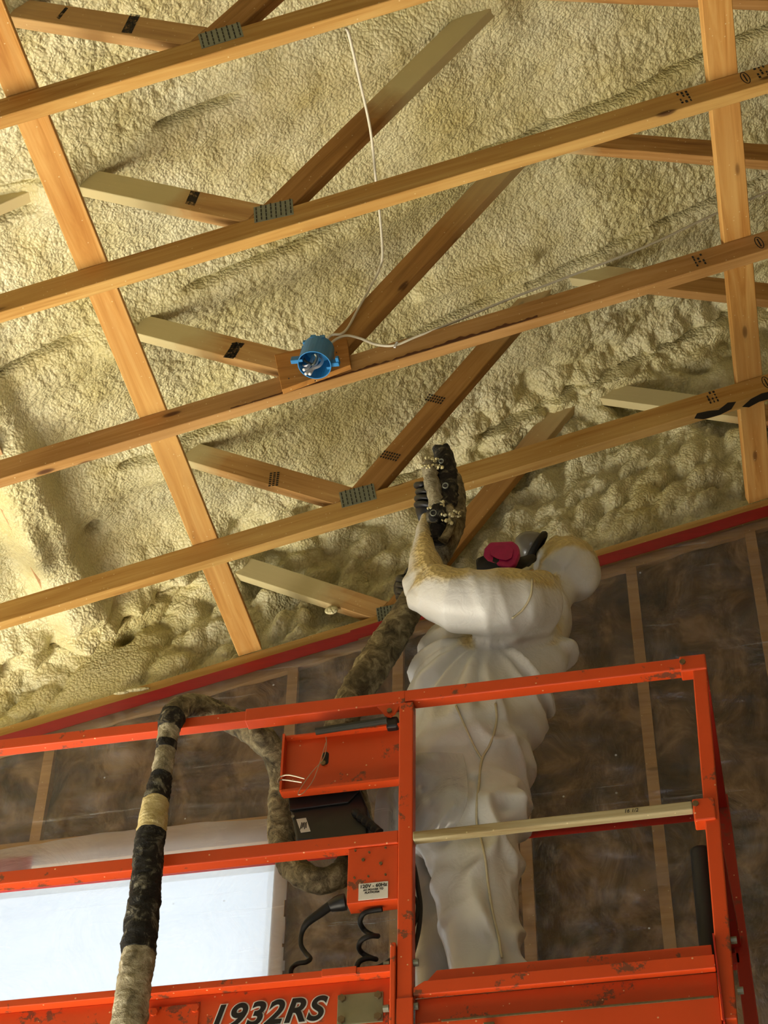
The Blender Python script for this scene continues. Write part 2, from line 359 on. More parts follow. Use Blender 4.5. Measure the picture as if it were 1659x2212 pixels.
# ---------------------------------------------------------------- spray foam on the roof and the gable
def build_foam():
    xs = np.concatenate([np.linspace(-5.1, -2.85, 24)[:-1], np.arange(-2.85, 1.05, .0056), np.linspace(1.05, 5.1, 36)])
    Yb, R = 4.985, .14
    vv = np.concatenate([np.linspace(-7, 2.25, 40)[:-1], np.arange(2.25, Yb+R*math.pi/2+1.15, .0056)])
    X, V = np.meshgrid(xs, vv, indexing='xy')
    xr = np.where(X > 1.9, 3.8-X, X)                       # ridge beyond the frame
    z = foamz(xr)
    a = math.atan(FS); nr = np.array([math.sin(a), 0, -math.cos(a)]); ng = np.array([0, -1., 0])
    th = np.clip((V-Yb)/R, 0, math.pi/2); dn = np.clip(V-Yb-R*math.pi/2, 0, None)
    nrm = np.cos(th)[..., None]*nr+np.sin(th)[..., None]*ng
    base = np.stack([X, np.minimum(V, Yb), z], -1)
    C = base+R*nr
    pos = np.where((V > Yb)[..., None], C-R*nrm, base)
    pos[..., 2] -= dn                                     # gable runs straight down behind the last truss
    s = X*1.07; v = V
    wx = s+.03*fbm(s*6, v*6, 3); wy = v+.03*fbm(s*6, v*6, 9)
    d = .06*fbm(s*1.5, v*1.5, 21, 2)+.022*fbm(s*4.2, v*4.2, 31, 2)
    lump = .5-worley(wx*11, wy*11, 41); d += .008*lump
    pm = .35+.9*sstep(-.25, .35, fbm(s*2.1, v*2.1, 61, 2))
    st = fbm(s*2.4+5, v*1.1, 71, 2)
    d += pm*.0085*(.5-worley(wx*36+2*st, wy*30, 51)**2)+(.3+pm)*.0062*(.5-worley(wx*66+st, wy*56, 52)**2)
    # seams where the bays meet at the top chords
    for k in range(5):
        yc = YT[k]+.02
        wob = .02*fbm(s*3, v*0+k*7.7, 81+k, 3)
        dd = v-yc-wob
        d += .032*np.exp(-(dd/.085)**2)+.012*np.exp(-((dd-.14)/.05)**2)*sstep(-.1, .2, fbm(s*1.3, v*0+k, 85+k, 2))
        br = sstep(-.08, .12, fbm(s*2.2+3*k, v*0, 91+k, 3))
        d -= .06*br*np.exp(-((dd+.062)/.0095)**2)
        # collars of foam round the webs
        for xc, zz in ((-1.78, .075), (-.40, .03), (-.2, .04)):
            d += zz*np.exp(-((X-xc)**2+(v-yc)**2)/.075**2)
    d += .030*fbm(s*.9, v*5.5, 121, 3)
    # diagonal fold of foam and its crack
    p = np.array(PZ(915, 690, 5.04)); q = np.array(PZ(1140, 610, 5.2))
    t = np.clip(((X-p[0])*(q[0]-p[0])+(v-p[1])*(q[1]-p[1]))/((q[0]-p[0])**2+(q[1]-p[1])**2), 0, 1)
    r = (v-p[1]-t*(q[1]-p[1]))
    fold = np.exp(-((X-p[0]-t*(q[0]-p[0]))**2+r**2)/.03**2)
    d += .04*fold
    # lumpier foam by the gable
    big = (.075+.05*sstep(-1.1, -1.6, X))*(.55-worley(wx*7.5, wy*8.5, 101))+.035*(.5-worley(wx*15, wy*15, 102)**1.5)
    d += big*np.maximum(sstep(4.72, 5.0, v), .6*sstep(4.45, 4.8, v)*sstep(-.6, -.1, X))
    d += .05*sstep(-1.7, -2.1, X)*sstep(4.7, 5.0, v)
    # foam-coated board running along the building
    rx = X+2.235+.02*fbm(v*3, X*0, 111, 2)
    cov = sstep(3.98, 4.08, v)*(1-.75*np.exp(-((v-4.47)/.12)**4)*sstep(-.06, .02, rx))
    d += (.072+.06*cov)*np.exp(-(np.abs(rx)/.095)**4)*sstep(3.45, 3.6, v)*(1-.35*sstep(4.95, 5.15, v))
    d -= .11*np.exp(-((X+2.16)**2+((v-5.16)*1.3)**2)/.05**2)
    d -= .06*np.exp(-((X+2.08)**2+(v-4.62)**2)/.03**2)
    # top chord left bare left of the second truss
    d -= .07*np.exp(-((v-YT[1]-.01)/.05)**4)*sstep(-1.76, -1.86, X)*(1-sstep(-2.05, -2.2, X))
    fade = sstep(-5.0, -2.8, X)*(1-sstep(1.0, 1.6, X))*sstep(1.9, 2.3, V)
    gw = sstep(Yb-.05, Yb+.12, V); d = ((1-gw)*d+gw*.06*np.tanh((d-.03)/.05))*np.clip(fade, .0, 1)
    pos = pos+d[..., None]*nrm
    ny, nx = X.shape
    idx = np.arange(nx*ny).reshape(ny, nx)
    f = np.stack([idx[:-1, :-1], idx[1:, :-1], idx[1:, 1:], idx[:-1, 1:]], -1).reshape(-1, 4)
    pf = pos.reshape(-1, 3); f = f[~((pf[f[:, 0], 1] > 4.9) & (pf[f[:, 0], 2] < Z0+pf[f[:, 0], 0]*TAN+.03))]
    me = bpy.data.meshes.new('ceiling'); me.vertices.add(nx*ny); me.vertices.foreach_set('co', pos.reshape(-1).astype(np.float32))
    me.loops.add(f.size); me.loops.foreach_set('vertex_index', f.reshape(-1).astype(np.int32))
    me.polygons.add(len(f)); me.polygons.foreach_set('loop_start', np.arange(0, f.size, 4, dtype=np.int32))
    me.polygons.foreach_set('use_smooth', np.ones(len(f), bool)); me.update(calc_edges=True)
    tag(link('ceiling', me, M['foam']), 'lumpy cream spray foam covering the underside of the roof', kind='structure')
build_foam()

# ---------------------------------------------------------------- lumber helpers
def clip_poly(poly, p, n):
    out = []
    for i in range(len(poly)):
        a = poly[i]; b = poly[(i+1) % len(poly)]; da = (a[0]-p[0])*n[0]+(a[1]-p[1])*n[1]; db = (b[0]-p[0])*n[0]+(b[1]-p[1])*n[1]
        if da >= 0: out.append(a)
        if (da >= 0) != (db >= 0):
            t = da/(da-db); out.append((a[0]+(b[0]-a[0])*t, a[1]+(b[1]-a[1])*t))
    return out
def board_xz(name, a, b, y0, y1, mat, parent, depth=DP, clips=()):
    """board lying in the plane of a truss; a, b = ends of its centre line (x, z); local x runs along the grain from a"""
    dx, dz = b[0]-a[0], b[1]-a[1]; L = math.hypot(dx, dz); dx /= L; dz /= L; nx, nz = -dz, dx; h = depth/2
    poly = [(a[0]+nx*h, a[1]+nz*h), (a[0]-nx*h, a[1]-nz*h), (b[0]-nx*h, b[1]-nz*h), (b[0]+nx*h, b[1]+nz*h)]
    for c in clips: poly = clip_poly(poly, *c)
    loc = [((p[0]-a[0])*dx+(p[1]-a[1])*dz, (p[0]-a[0])*nx+(p[1]-a[1])*nz) for p in poly]
    if sum(loc[i][0]*loc[(i+1) % len(loc)][1]-loc[(i+1) % len(loc)][0]*loc[i][1] for i in range(len(loc))) < 0: loc = loc[::-1]
    th = y1-y0; n = len(loc)
    # local frame: x along board, y = world Y, z = board normal in XZ
    vs_ = [(u, 0, w) for u, w in loc]+[(u, th, w) for u, w in loc]
    fs = [tuple(range(n)), tuple(range(2*n-1, n-1, -1))]+[((i+1) % n, i, i+n, (i+1) % n+n) for i in range(n)]
    me = bpy.data.meshes.new(name); me.from_pydata(vs_, [], fs); me.update()
    Mx = Matrix(((dx, 0, nx, a[0]), (0, 1, 0, y0), (dz, 0, nz, a[1]), (0, 0, 0, 1)))
    o = link(name, me, mat, parent, M=Mx); bev(o, .0018, 1); return o
NUP = (-TAN*COSS, COSS)          # normal of the chord line, upwards
DUST = {}
def dusty(key, d0, d1, amt=.93, base='pine'):
    k = (key, d0, d1, amt)
    if k not in DUST:
        a = (srgb(190, 144, 82), srgb(150, 102, 50), srgb(210, 170, 110)) if base == 'pine' else (srgb(168, 120, 60), srgb(122, 80, 36), srgb(190, 144, 84))
        DUST[k] = wood_mat('dusted_pine_'+key, *a, dust=(d0, d1, amt), dust_col=srgb(216, 200, 146))
    return DUST[k]
TL = ['roof truss farthest from the plastic-covered gable wall', 'roof truss between the outermost one and the one with the blue box',
      'roof truss carrying the wooden block with the blue electrical box', 'roof truss with black paint blotches on its bottom chord',
      'gable-end roof truss standing on the plastic-covered wall, edged with red tape']
JX = -1.06
trusses = []
LD = [(.5, .9, .35), (.22, .34, .95), (.32, .5, .95), (.5, .66, .9), (.16, .3, .97)]
RD = [(.7, 1.0, .6), (.58, .76, .93), (.8, 1.25, .7), (.85, 1.3, .6), (.9, 1.2, .6)]
R2D = [(1.9, 2.2, .5), (1.9, 2.2, .5), (1.98, 2.2, .85), (1.85, 2.1, .95), (1.5, 1.72, .97)]
def slots(mb, c, ux, uz, w, h, y, cols=8, rows=4):
    for i in range(cols):
        for j in range(rows):
            u = (i+.5)/cols-.5; v = (j+.5+(.25 if i % 2 else -.1))/rows-.5
            if abs(v) > .46: continue
            q = Vector(c)+ux*(u*w)+uz*(v*h)
            mb.prism([q+ux*sx*.0018+uz*sz*h*.085 for sx, sz in ((-1, -1), (1, -1), (1, 1), (-1, 1))], (0, -.0012, 0))
def nail_plate(px, py, w, h, Y, ang, parent):
    c = P(px, py, Y); ux = Vector((math.cos(ang), 0, math.sin(ang))); uz = Vector((-math.sin(ang), 0, math.cos(ang)))
    mb = MB(); mb.prism([c+ux*sx*w/2+uz*sz*h/2 for sx, sz in ((-1, -1), (1, -1), (1, 1), (-1, 1))], (0, -.0016, 0))
    o = mb.build('nail_plate', M['galv'], parent); o['label'] = 'galvanised grey nail plate'
    sm = MB(); slots(sm, c+Vector((0, -.0017, 0)), ux, uz, w, h, Y); so = sm.build('tooth_slot', M['slot'], o); so['kind'] = 'stuff'
def mark(parent, pts, Y, mat='blotch', th=.0006, name='ink_mark'):
    mb = MB(); mb.prism([P(x, y, Y) for x, y in pts], (0, -th, 0)); return mb.build(name, M[mat], parent)
for k in range(5):
    y0, y1 = YT[k], YT[k]+TH
    t = empty('roof_truss', (JX, y0, chz(JX)), TL[k], 'roof truss', 'roof trusses'); trusses.append(t)
    zc = DP/2/COSS
    board_xz('bottom_chord', (-4.6, chz(-4.6)+zc), (3.6, chz(3.6)+zc), y0, y1, M['pine'] if k != 2 else M['pine_brown'], t)
    topclip = ((JX, chz(JX)+2*zc), NUP)
    rdir = (.574, .819); rn = (-rdir[1], rdir[0])
    rleft = ((-1.02-.045*rdir[1], 4.455+.045*rdir[0]), rn)
    board_xz('web', (-1.10, 4.389), (-2.05, 4.93), y0, y1, dusty('l%d' % k, *LD[k]), t, clips=(topclip, rleft))
    board_xz('web', (-1.12, 4.312), (-.24, 5.566), y0, y1, dusty('r%d' % k, *RD[k], base='brown'), t, clips=(topclip,))
    j2 = 1.75
    board_xz('web', (j2, 5.12-.41*(j2-.42)), (-.42, 5.12+.41*.84), y0, y1, dusty('q%d' % k, *R2D[k], base='brown'), t,
             clips=(topclip, ((-.34, 5.3), (rdir[1], -rdir[0]))))
    board_xz('top_chord', (-4.8, foamz(-4.8)+.075), (1.9, foamz(1.9)+.075), y0, y1, dusty('t', .0, .4, .85), t)
nail_plate(477, 77, .118, .075, YT[0], .22, trusses[0])
nail_plate(591, 456, .118, .075, YT[1], .10, trusses[1])
nail_plate(773, 1071, .122, .075, YT[3], .17, trusses[3])
nail_plate(842, 1324, .095, .07, YT[4], .12, trusses[4])
# ink and paint on the lumber
mark(trusses[0], [(262, 70), (282, 30), (303, 33), (284, 72)], YT[0]-.0004)
mark(trusses[0], [(122, 38), (142, 15), (147, 18), (128, 42)], YT[0]-.0004)
mark(trusses[1], [(400, 440), (412, 412), (432, 416), (420, 445)], YT[1]-.0004)
mark(trusses[2], [(482, 772), (506, 738), (528, 742), (504, 775)], YT[2]-.0004)
mark(trusses[3], [(1500, 904), (1506, 893), (1530, 888), (1552, 886), (1572, 870), (1590, 868), (1580, 884), (1556, 896), (1520, 906)], YT[3]-.0006, 'ink', name='paint_mark')
mark(trusses[3], [(1603, 879), (1622, 862), (1645, 850), (1662, 846), (1662, 862), (1640, 868), (1618, 880)], YT[3]-.0006, 'ink', name='paint_mark')
for k, (x, y) in ((1, (1478, 210)), (1, (1610, 168)), (1, (1645, 155)), (2, (1510, 562)), (2, (1640, 524)), (3, (1538, 858)), (3, (1655, 826))):
    mb = MB(); c = P(x, y, YT[k]-.0004)
    ux = Vector((COSS, 0, math.sin(.22172))); uz = Vector((-math.sin(.22172), 0, COSS))
    random.seed(x)
    if (x, y) in ((1610, 168), (1640, 524), (1655, 826)):                    # lozenge mark
        L = [c+ux*(.011*math.cos(a))+uz*(.03*math.sin(a)) for a in np.linspace(0, 2*math.pi, 13)[:-1]]
        for i in range(12): mb.beam(L[i], L[(i+1) % 12], .0006, .0028)
        mb.beam(c-uz*.02, c+uz*.02, .0006, .004)
    else:
        for r_ in range(3):
            for q in range(4):
                w = random.uniform(.005, .009); h = random.uniform(.007, .012)
                if random.random() < .18: continue
                o_ = c+ux*((r_-1)*.013)+uz*((q-1.5)*.015)
                mb.prism([o_+ux*sx*w/2*.9+uz*sz*h/2 for sx, sz in ((-1, -1), (1, -1), (1, 1), (-1, 1))], (0, -.0006, 0))
    mb.build('mill_stamp', M['ink'], trusses[k])
for k, cx, cy, ax in ((3, 843, 985, (1, .25)), (3, 940, 862, (1, .25)), (3, 592, 1035, (.12, -1)), (2, 505, 756, (.45, -1))):
    mb = MB(); a = P(cx, cy, YT[k]-.0004); e = (P(cx+ax[0]*30, cy+ax[1]*30, YT[k]-.0004)-a).normalized(); f = Vector((0, 1, 0)).cross(e)
    for r_ in (-1, 0, 1):
        for q in range(7):
            o_ = a+e*((q-3)*.010)+f*(r_*.013); w, h = .0066, .0085
            mb.prism([o_+e*sx*w/2+f*sz*h/2 for sx, sz in ((-1, -1), (1, -1), (.6, 1), (-.7, 1))], (0, -.0006, 0))
    so = mb.build('mill_stamp', M['ink'], trusses[k])
for (px, py, rx_, rz_) in ((716, 1318, .026, .02), (296, 1490, .05, .008), (262, 1497, .03, .006)):
    mb = MB(); mb.ball(P(px, py, YT[4]-.002), 1., 14, 8, sc=(rx_, .008, rz_)); fb_ = mb.build('foam_blob', M['foam'], trusses[4], smooth=True); fb_['label'] = 'white foam splat'
# bark edge along the lower arris of the truss with the box
mb = MB(); xs_ = np.arange(-1.34, -.36, .005)
hh = [max(0, .009+.016*mnoise.noise((x*9, 0, 3.))+.009*mnoise.noise((x*55, 0, 5.)))*(1.0 if x > -1.0 else .55) for x in xs_]
lo_ = [(x, YT[2]-.0012, chz(x)+.004+.002*mnoise.noise((x*40, 0, 9.))) for x in xs_]; nb = len(xs_)
mb.add(lo_+[(a, b, c+h) for (a, b, c), h in zip(lo_, hh)], [(i, i+1, nb+i+1, nb+i) for i in range(nb-1)])
mb.build('bark_edge', plain('bark', srgb(92, 52, 22), .9, var=.4), trusses[2])

# lateral braces lying on the bottom chords
def brace(x, y0, y1, name, label, mat, group=None):
    o = MB(); L = y1-y0; w = .089; th = .038
    me = bpy.data.meshes.new(name); mb = MB().box(0, L, -w/2, w/2, 0, th); me.from_pydata([tuple(v) for v in mb.v], [], mb.f); me.update()
    ax = Vector((0, 1, 0)); az = Vector((-math.sin(.22172), 0, COSS)); ay = az.cross(ax)
    org = Vector((x, y0, chz(x)+DP/COSS+.0005))
    Mx = Matrix(((ax.x, ay.x, az.x, org.x), (ax.y, ay.y, az.y, org.y), (ax.z, ay.z, az.z, org.z), (0, 0, 0, 1)))
    ob = link(name, me, mat, None, M=Mx); bev(ob, .002, 1); return tag(ob, label, 'brace', group)
brace(-1.640+.0434, 1.2, 5.046, 'lateral_brace', 'flat pine board crossing above the truss chords, on the window side', M['pine_orange'], 'lateral braces')
brace(.3315-.0434, 1.2, 5.046, 'lateral_brace', 'flat pine board crossing above the truss chords, on the lift end-rail side', M['pine_orange'], 'lateral braces')
mb = MB(); zb = foamz(-2.235)-.094
mb.prism([(-2.282, 3.0, zb-.016), (-2.196, 3.0, zb+.018), (-2.21, 3.0, zb+.054), (-2.296, 3.0, zb+.02)], (0, 2.0, 0))
tag(mb.build('roof_board', wood_mat('foamed_board', srgb(206, 160, 110), srgb(176, 126, 76), srgb(220, 184, 138), knots=.5), bevel=.002, seg=1), 'pine board half buried in the foam beside the gable wall', 'board')

# ---------------------------------------------------------------- gable wall: studs, batts, plates, window, sheets
YW = YT[4]
wall = empty('wall_back', (0, YW, FLOOR), 'framed gable wall with brown insulation between pine studs', kind='structure')
WX0, WX1, WZ0, WZ1 = -2.66, -1.452, 2.36, 3.452
sx_all = [-3.55, -3.14, -2.73, -2.315, -1.885, -1.433, -1.05, -.625, -.202, .232, .65, 1.06, 1.48, 1.9]
def seg_box(name, x0, x1, y0, y1, za, zb_, mat, slope=True):
    """upright piece cut to the slope of the chord at its head when zb_ is None"""
    if zb_ is None: z0_, z1_ = chz(x0)-.042, chz(x1)-.042
    else: z0_ = z1_ = zb_
    mb = MB(); mb.prism([(x0, y0, za), (x1, y0, za), (x1, y0, z1_), (x0, y0, z0_)], (0, y1-y0, 0)); return mb.build(name, mat, wall)
for x in sx_all:
    if WX0 < x < WX1+.01 and not (WX1-.02 < x): 
        seg_box('stud', x-.019, x+.019, YW, YW+.14, WZ1+.1, None, M['stud'])
        seg_box('stud', x-.019, x+.019, YW, YW+.14, FLOOR+.04, WZ0-.04, M['stud'])
    else: seg_box('stud', x-.019, x+.019, YW, YW+.14, FLOOR+.04, None, M['stud'])
def batt_obj(x0, x1, za, zb_):
    n, m = 12, 60; vs_ = []; z_top = min(chz(x0), chz(x1))-.042 if zb_ is None else zb_
    for j in range(m+1):
        for i in range(n+1):
            x = x0+(x1-x0)*i/n; zt = (chz(x)-.042) if zb_ is None else zb_
            z = za+(zt-za)*j/m
            b = .018*math.sin(math.pi*i/n)+.014*mnoise.noise((x*6, z*6, 3.1))+.008*mnoise.noise((x*19, z*19, 1.))
            vs_.append((x, YW+.030-b, z))
    fs = [(j*(n+1)+i, j*(n+1)+i+1, (j+1)*(n+1)+i+1, (j+1)*(n+1)+i) for j in range(m) for i in range(n)]
    o = MB().add(vs_, fs).build('insulation_batt', M['batt'], wall, smooth=True); return o
for a, b in zip(sx_all[:-1], sx_all[1:]):
    x0, x1 = a+.019, b-.019
    if x1 > WX0 and x0 < WX1-.03: batt_obj(x0, x1, WZ1+.1, None); batt_obj(x0, x1, FLOOR+.04, WZ0-.04)
    else: batt_obj(x0, x1, FLOOR+.04, None)
mb = MB(); mb.prism([(-3.6, YW, chz(-3.6)-.041), (1.95, YW, chz(1.95)-.041), (1.95, YW, chz(1.95)-.001), (-3.6, YW, chz(-3.6)-.001)], (0, .14, 0)); mb.build('top_plate', M['stud'], wall)
MB().box(-3.6, 1.95, YW, YW+.14, FLOOR, FLOOR+.038).build('bottom_plate', M['stud'], wall)
MB().box(WX0-.02, WX1+.0, YW+.001, YW+.139, WZ1, WZ1+.1).build('header', M['stud'], wall)
MB().box(WX0-.02, WX1+.0, YW+.001, YW+.139, WZ0-.04, WZ0).build('rough_sill', M['stud'], wall)
sh = MB()
for (x0, x1, z0_, z1_) in ((-5.1, WX0, FLOOR, 5.9), (WX1, 5.1, FLOOR, 6.4), (WX0, WX1, FLOOR, WZ0), (WX0, WX1, WZ1, 5.6)):
    sh.box(x0, x1, YW+.14, YW+.153, z0_, z1_)
sh.build('sheathing', M['osb'], wall)
win = empty('window_1', ((WX0+WX1)/2, YW+.06, WZ0), 'window opening behind frosted plastic', kind='structure')
fr = MB()
for (x0, x1, z0_, z1_) in ((WX0, WX0+.045, WZ0, WZ1), (WX1-.03, WX1, WZ0, WZ1), (WX0, WX1, WZ0, WZ0+.045), (WX0, WX1, WZ1-.03, WZ1)):
    fr.box(x0, x1, YW+.09, YW+.138, z0_, z1_)
fr.build('window_frame', M['framewhite'], win)
t_ = NT('window_glass'); gl_ = t_.n('MixShader', {0: .06, 1: t_.n('BsdfTransparent', {'Color': (.95, .97, .97, 1)}).outputs[0], 2: t_.n('BsdfGlossy', {'Roughness': .03}).outputs[0]}).outputs[0]
MB().box(WX0+.04, WX1-.025, YW+.11, YW+.114, WZ0+.04, WZ1-.025).build('pane', t_.done(gl_), win)
def sheet(name, xs, zs, yfun, keep, mat, ztop=None):
    nx, nz = len(xs), len(zs); vs_ = []; fs = []
    for j in range(nz):
        for i in range(nx):
            x = xs[i]; z = zs[j] if ztop is None else zs[0]+(ztop(x)-zs[0])*(j/(nz-1))
            vs_.append((x, yfun(x, z), z))
    for j in range(nz-1):
        for i in range(nx-1):
            a = j*nx+i
            c = (Vector(vs_[a])+Vector(vs_[a+nx+1]))/2
            if keep(c.x, c.z): fs.append((a, a+1, a+nx+1, a+nx))
    return MB().add(vs_, fs).build(name, mat, None, smooth=True)
def ywr(x, z):
    b = mnoise.noise((x*2.3, z*1.6, 4.))*.007+mnoise.noise((x*7+z*3, z*5-x*2, 8.))*.0035
    rg = 1-abs(mnoise.noise((x*1.6-z*.5, z*5.2+x*.6, 15.)))
    b += .007*max(0, rg-.88)/.12
    rg = 1-abs(mnoise.noise((x*5.1+z*2, z*3.2-x*4, 25.)))
    b += .004*max(0, rg-.88)/.12
    lo = max(0, 1-((x+.52)/.3)**2)*max(0, 1-((z-3.05)/.35)**2)
    b += lo*.03*mnoise.noise((x*16, z*13, 2.))
    return YW-.012-abs(b)*min(1, max(0, (chz(x)-.03-z)/.12))
ps = sheet('plastic_sheet', np.linspace(-3.5, 1.8, 330), np.linspace(1.3, 4, 190), ywr,
           lambda x, z: not (WX0+.04 < x < WX1-.02 and WZ0+.04 < z < WZ1-.02), M['poly'], ztop=lambda x: chz(x)+.025)
tag(ps, 'clear plastic vapour barrier stretched over the studs and brown insulation of the gable wall', 'plastic sheet')
def ftop(x): return 3.505+.03*math.sin((x+2.5)*2.6)+.006*mnoise.noise((x*9, 0, 0))
wf = sheet('window_film', np.linspace(-2.9, -1.375, 240), np.linspace(2.2, 3.6, 110),
           lambda x, z: YW-.026-.008*abs(mnoise.noise((x*4, z*4, 1.)))-.004*abs(mnoise.noise((x*11+z*4, z*3, 6.))),
           lambda x, z: x < -1.40+.02*mnoise.noise((z*9, 2, 0)), M['film'], ztop=ftop)
tag(wf, 'frosted white plastic film glowing over the window', 'plastic film')
# red tape
def tape(x0, x1, dz0, dz1, label, yo=.026):
    mb = MB(); n = 60
    lo = []; hi = []
    for i in range(n+1):
        x = x0+(x1-x0)*i/n; lo.append((x, YW-yo, chz(x)+dz0+.003*mnoise.noise((x*9, 0, 1)))); hi.append((x, YW-yo, chz(x)+dz1+.002*mnoise.noise((x*7, 4, 1))))
    mb.add(lo+hi+[(a, b+.0012, c) for a, b, c in lo+hi], [(i, i+1, n+2+i, n+1+i) for i in range(n)]+[(2*n+2+n+1+i, 2*n+2+n+2+i, 2*n+2+i+1, 2*n+2+i) for i in range(n)])
    return tag(mb.build('red_tape', M['red_tape'], smooth=True), label, 'tape', 'red tape strips')
tape(-2.7, -1.19, -.022, .028, 'dark red tape strip under the gable truss on the window side')
tape(-1.22, 1.8, -.016, .034, 'dark red tape strip under the gable truss behind the worker', .0275)
for (x, z, w, h, lb) in ((-1.447, 3.462, .03, .05, 'small red tape patch at the window film corner beside the hose'), (-2.40, 3.44, .10, .035, 'short red tape strip along the top of the window film')):
    tag(MB().box(x-w, x+w, YW-.0225, YW-.0215, z-h, z+h).build('red_tape', M['red_tape']), lb, 'tape')

# ---------------------------------------------------------------- electrical box, block, cables
c1 = P(596, 776, YT[2]-.002); c2 = P(752, 740, YT[2]-.002); c3 = P(760, 798, YT[2]-.002); c4 = P(612, 852, YT[2]-.002)
mb = MB(); mb.prism([c1, c4, c3, c2], (0, -.020, 0)); blk = mb.build('mounting_block', M['ply'], bevel=.0015)
tag(blk, 'small brown wooden block nailed to the truss behind the blue box', 'wood block')
for q in ((624, 818), (727, 762), (731, 779), (681, 823)): p_ = P(*q, YT[2]-.0225); MB().cyl(p_, p_+Vector((0, -.002, 0)), .0022, 8).build('nail', M['slot'], blk)
bx_c = P(688, 765, YT[2]-.0225); open_c = P(679, 794, YT[2]-.105)
ax_ = Vector((-.10, -.12, -1)).normalized()
R_b = .053; dep = .088; back = P(680, 792, YT[2]-.024-R_b*1.02)-ax_*dep+Vector((0, -.006, 0))
ebox = empty('electrical_box', back, 'round blue plastic electrical box with white wires on a wooden block', 'electrical box')
u1 = Vector((1, 0, 0)); u1 = (u1-ax_*u1.dot(ax_)).normalized(); u2 = ax_.cross(u1)
def ringpts(c, r, n=32): return [c+u1*r*math.cos(2*math.pi*k/n)+u2*r*math.sin(2*math.pi*k/n) for k in range(n)]
n = 32; o0 = ringpts(back, R_b*.93); o1 = ringpts(back+ax_*dep, R_b); i1 = ringpts(back+ax_*dep, R_b-.003); i0 = ringpts(back+ax_*.004, R_b*.93-.003)
mb = MB(); mb.add(o0+o1+i1+i0, [(k, (k+1) % n, n+(k+1) % n, n+k) for k in range(n)]+[(n+k, n+(k+1) % n, 2*n+(k+1) % n, 2*n+k) for k in range(n)]
                  + [(2*n+k, 2*n+(k+1) % n, 3*n+(k+1) % n, 3*n+k) for k in range(n)]+[tuple(3*n+k for k in range(n)), tuple(range(n-1, -1, -1))])
mb.build('box_body', M['bluebox'], ebox)
for s_ in (-1, 1):
    e = MB(); c = back+ax_*(dep-.02)+u1*s_*(R_b+.008); e.beam(c-u1*s_*.012-u2*.012*s_, c+u1*s_*.014-u2*.012*s_, .022, .014, side=ax_); e.beam(c+u1*s_*.010-u2*.016*s_, c+u1*s_*.010+u2*.010, .012, .01, side=ax_)
    e.build('nail_lug', M['bluebox'], ebox, bevel=.001, seg=1)
for a in (1.1, 1.75, 2.5): q = back+(u1*math.cos(a)+u2*math.sin(a))*R_b*.86; MB().beam(q-u1*.008, q+u1*.008, .010, .012, side=u2).build('clip_tab', M['bluebox'], ebox)
for a in (-.4, 2.7): q = back+(u1*math.cos(a)+u2*math.sin(a))*(R_b-.008); MB().beam(q+ax_*.01, q+ax_*dep*.97, .012, .009, side=u1).build('screw_post', M['bluebox'], ebox)
for j, (pts, r_) in enumerate(((((655, 768), (660, 778), (676, 785), (684, 770), (680, 762)), .0045), (((676, 766), (672, 780), (665, 792), (656, 797)), .0052), (((686, 764), (684, 780), (676, 794), (669, 806)), .0056), (((690, 766), (697, 776), (690, 788), (672, 796), (660, 806)), .0048), (((650, 776), (656, 788), (668, 786)), .003))):
    ptube([(x, y+2, YT[2]-.024-R_b+.02-.010*i) for i, (x, y) in enumerate(pts)], r_, 8).build('wire_end', M['framewhite'] if j != 0 else M['galv'], ebox, smooth=True)
y2 = YT[2]
cb = ptube([(700, 742, y2-.030), (716, 724, y2-.034), (737, 721, y2-.03), (752, 707, y2-.010), (772, 670, y2-.008), (800, 620, y2-.010), (818, 585, y2-.02), (826, 550, y2-.06), (821, 470, y2-.30), (812, 390, y2-.52), (800, 280, y2-.75), (776, 170, y2-.98), (755, 80, y2-1.15), (748, 62, YT[0]+.05)], .0042, 8)
tag(cb.build('electrical_cable', M['cable'], smooth=True), 'white cable looping up from the blue box to the outermost truss', 'cable')
cb = ptube([(706, 752, y2-.040), (724, 734, y2-.046), (748, 725, y2-.044), (778, 731, y2-.03), (812, 744, y2-.008), (852, 746, y2-.006), (900, 727, y2-.004), (980, 696, y2+.01), (1100, 646, y2+.02), (1250, 589, y2+.03), (1400, 530, y2+.04), (1545, 462, y2+.06), (1680, 405, y2+.08)], .0042, 8)
ecb = cb.build('electrical_cable', M['cable'], smooth=True); tag(ecb, 'white cable running from the blue box along the truss chord', 'cable')
s_ = MB(); q = P(855, 745, y2-.011); s_.beam(q+Vector((-.004, 0, -.012)), q+Vector((.004, 0, .012)), .004, .007); s_.build('cable_staple', M['white'], ecb)

# ---------------------------------------------------------------- scissor lift
YF = 3.9; YBK = 4.552                      # near and far guard rails
DECK = 2.10
lift = empty('scissor_lift', (-1.2, 4.23, FLOOR), 'worn orange scissor lift platform with guard rails', 'scissor lift')
XL, XM, XR = -2.45, -.785, .0
def lp(name, mat='orange', bevel=.0025): return lambda mb: mb.build(name, M[mat], lift, bevel=bevel)
def boxp(name, x0, x1, y0, y1, z0_, z1_, mat='orange', bevel=.003, parent=lift):
    return MB().box(x0, x1, y0, y1, z0_, z1_).build(name, M[mat], parent, bevel=bevel)
# near side rails
boxp('top_rail', XL, -1.215, YF+.003, YF+.037, 3.066, 3.100)
boxp('top_rail', -1.235, -.79, YF-.001, YF+.040, 3.062, 3.104)
boxp('top_rail', -.80, .012, YF, YF+.038, 3.066, 3.104)
boxp('mid_rail', XL, -.806, YF, YF+.036, 2.622, 2.660)
pst = boxp('guard_post', -.806, -.768, YF-.002, YF+.036, 2.185, 3.062)
boxp('guard_post', XL-.02, XL+.018, YF, YF+.036, 2.18, 3.10)
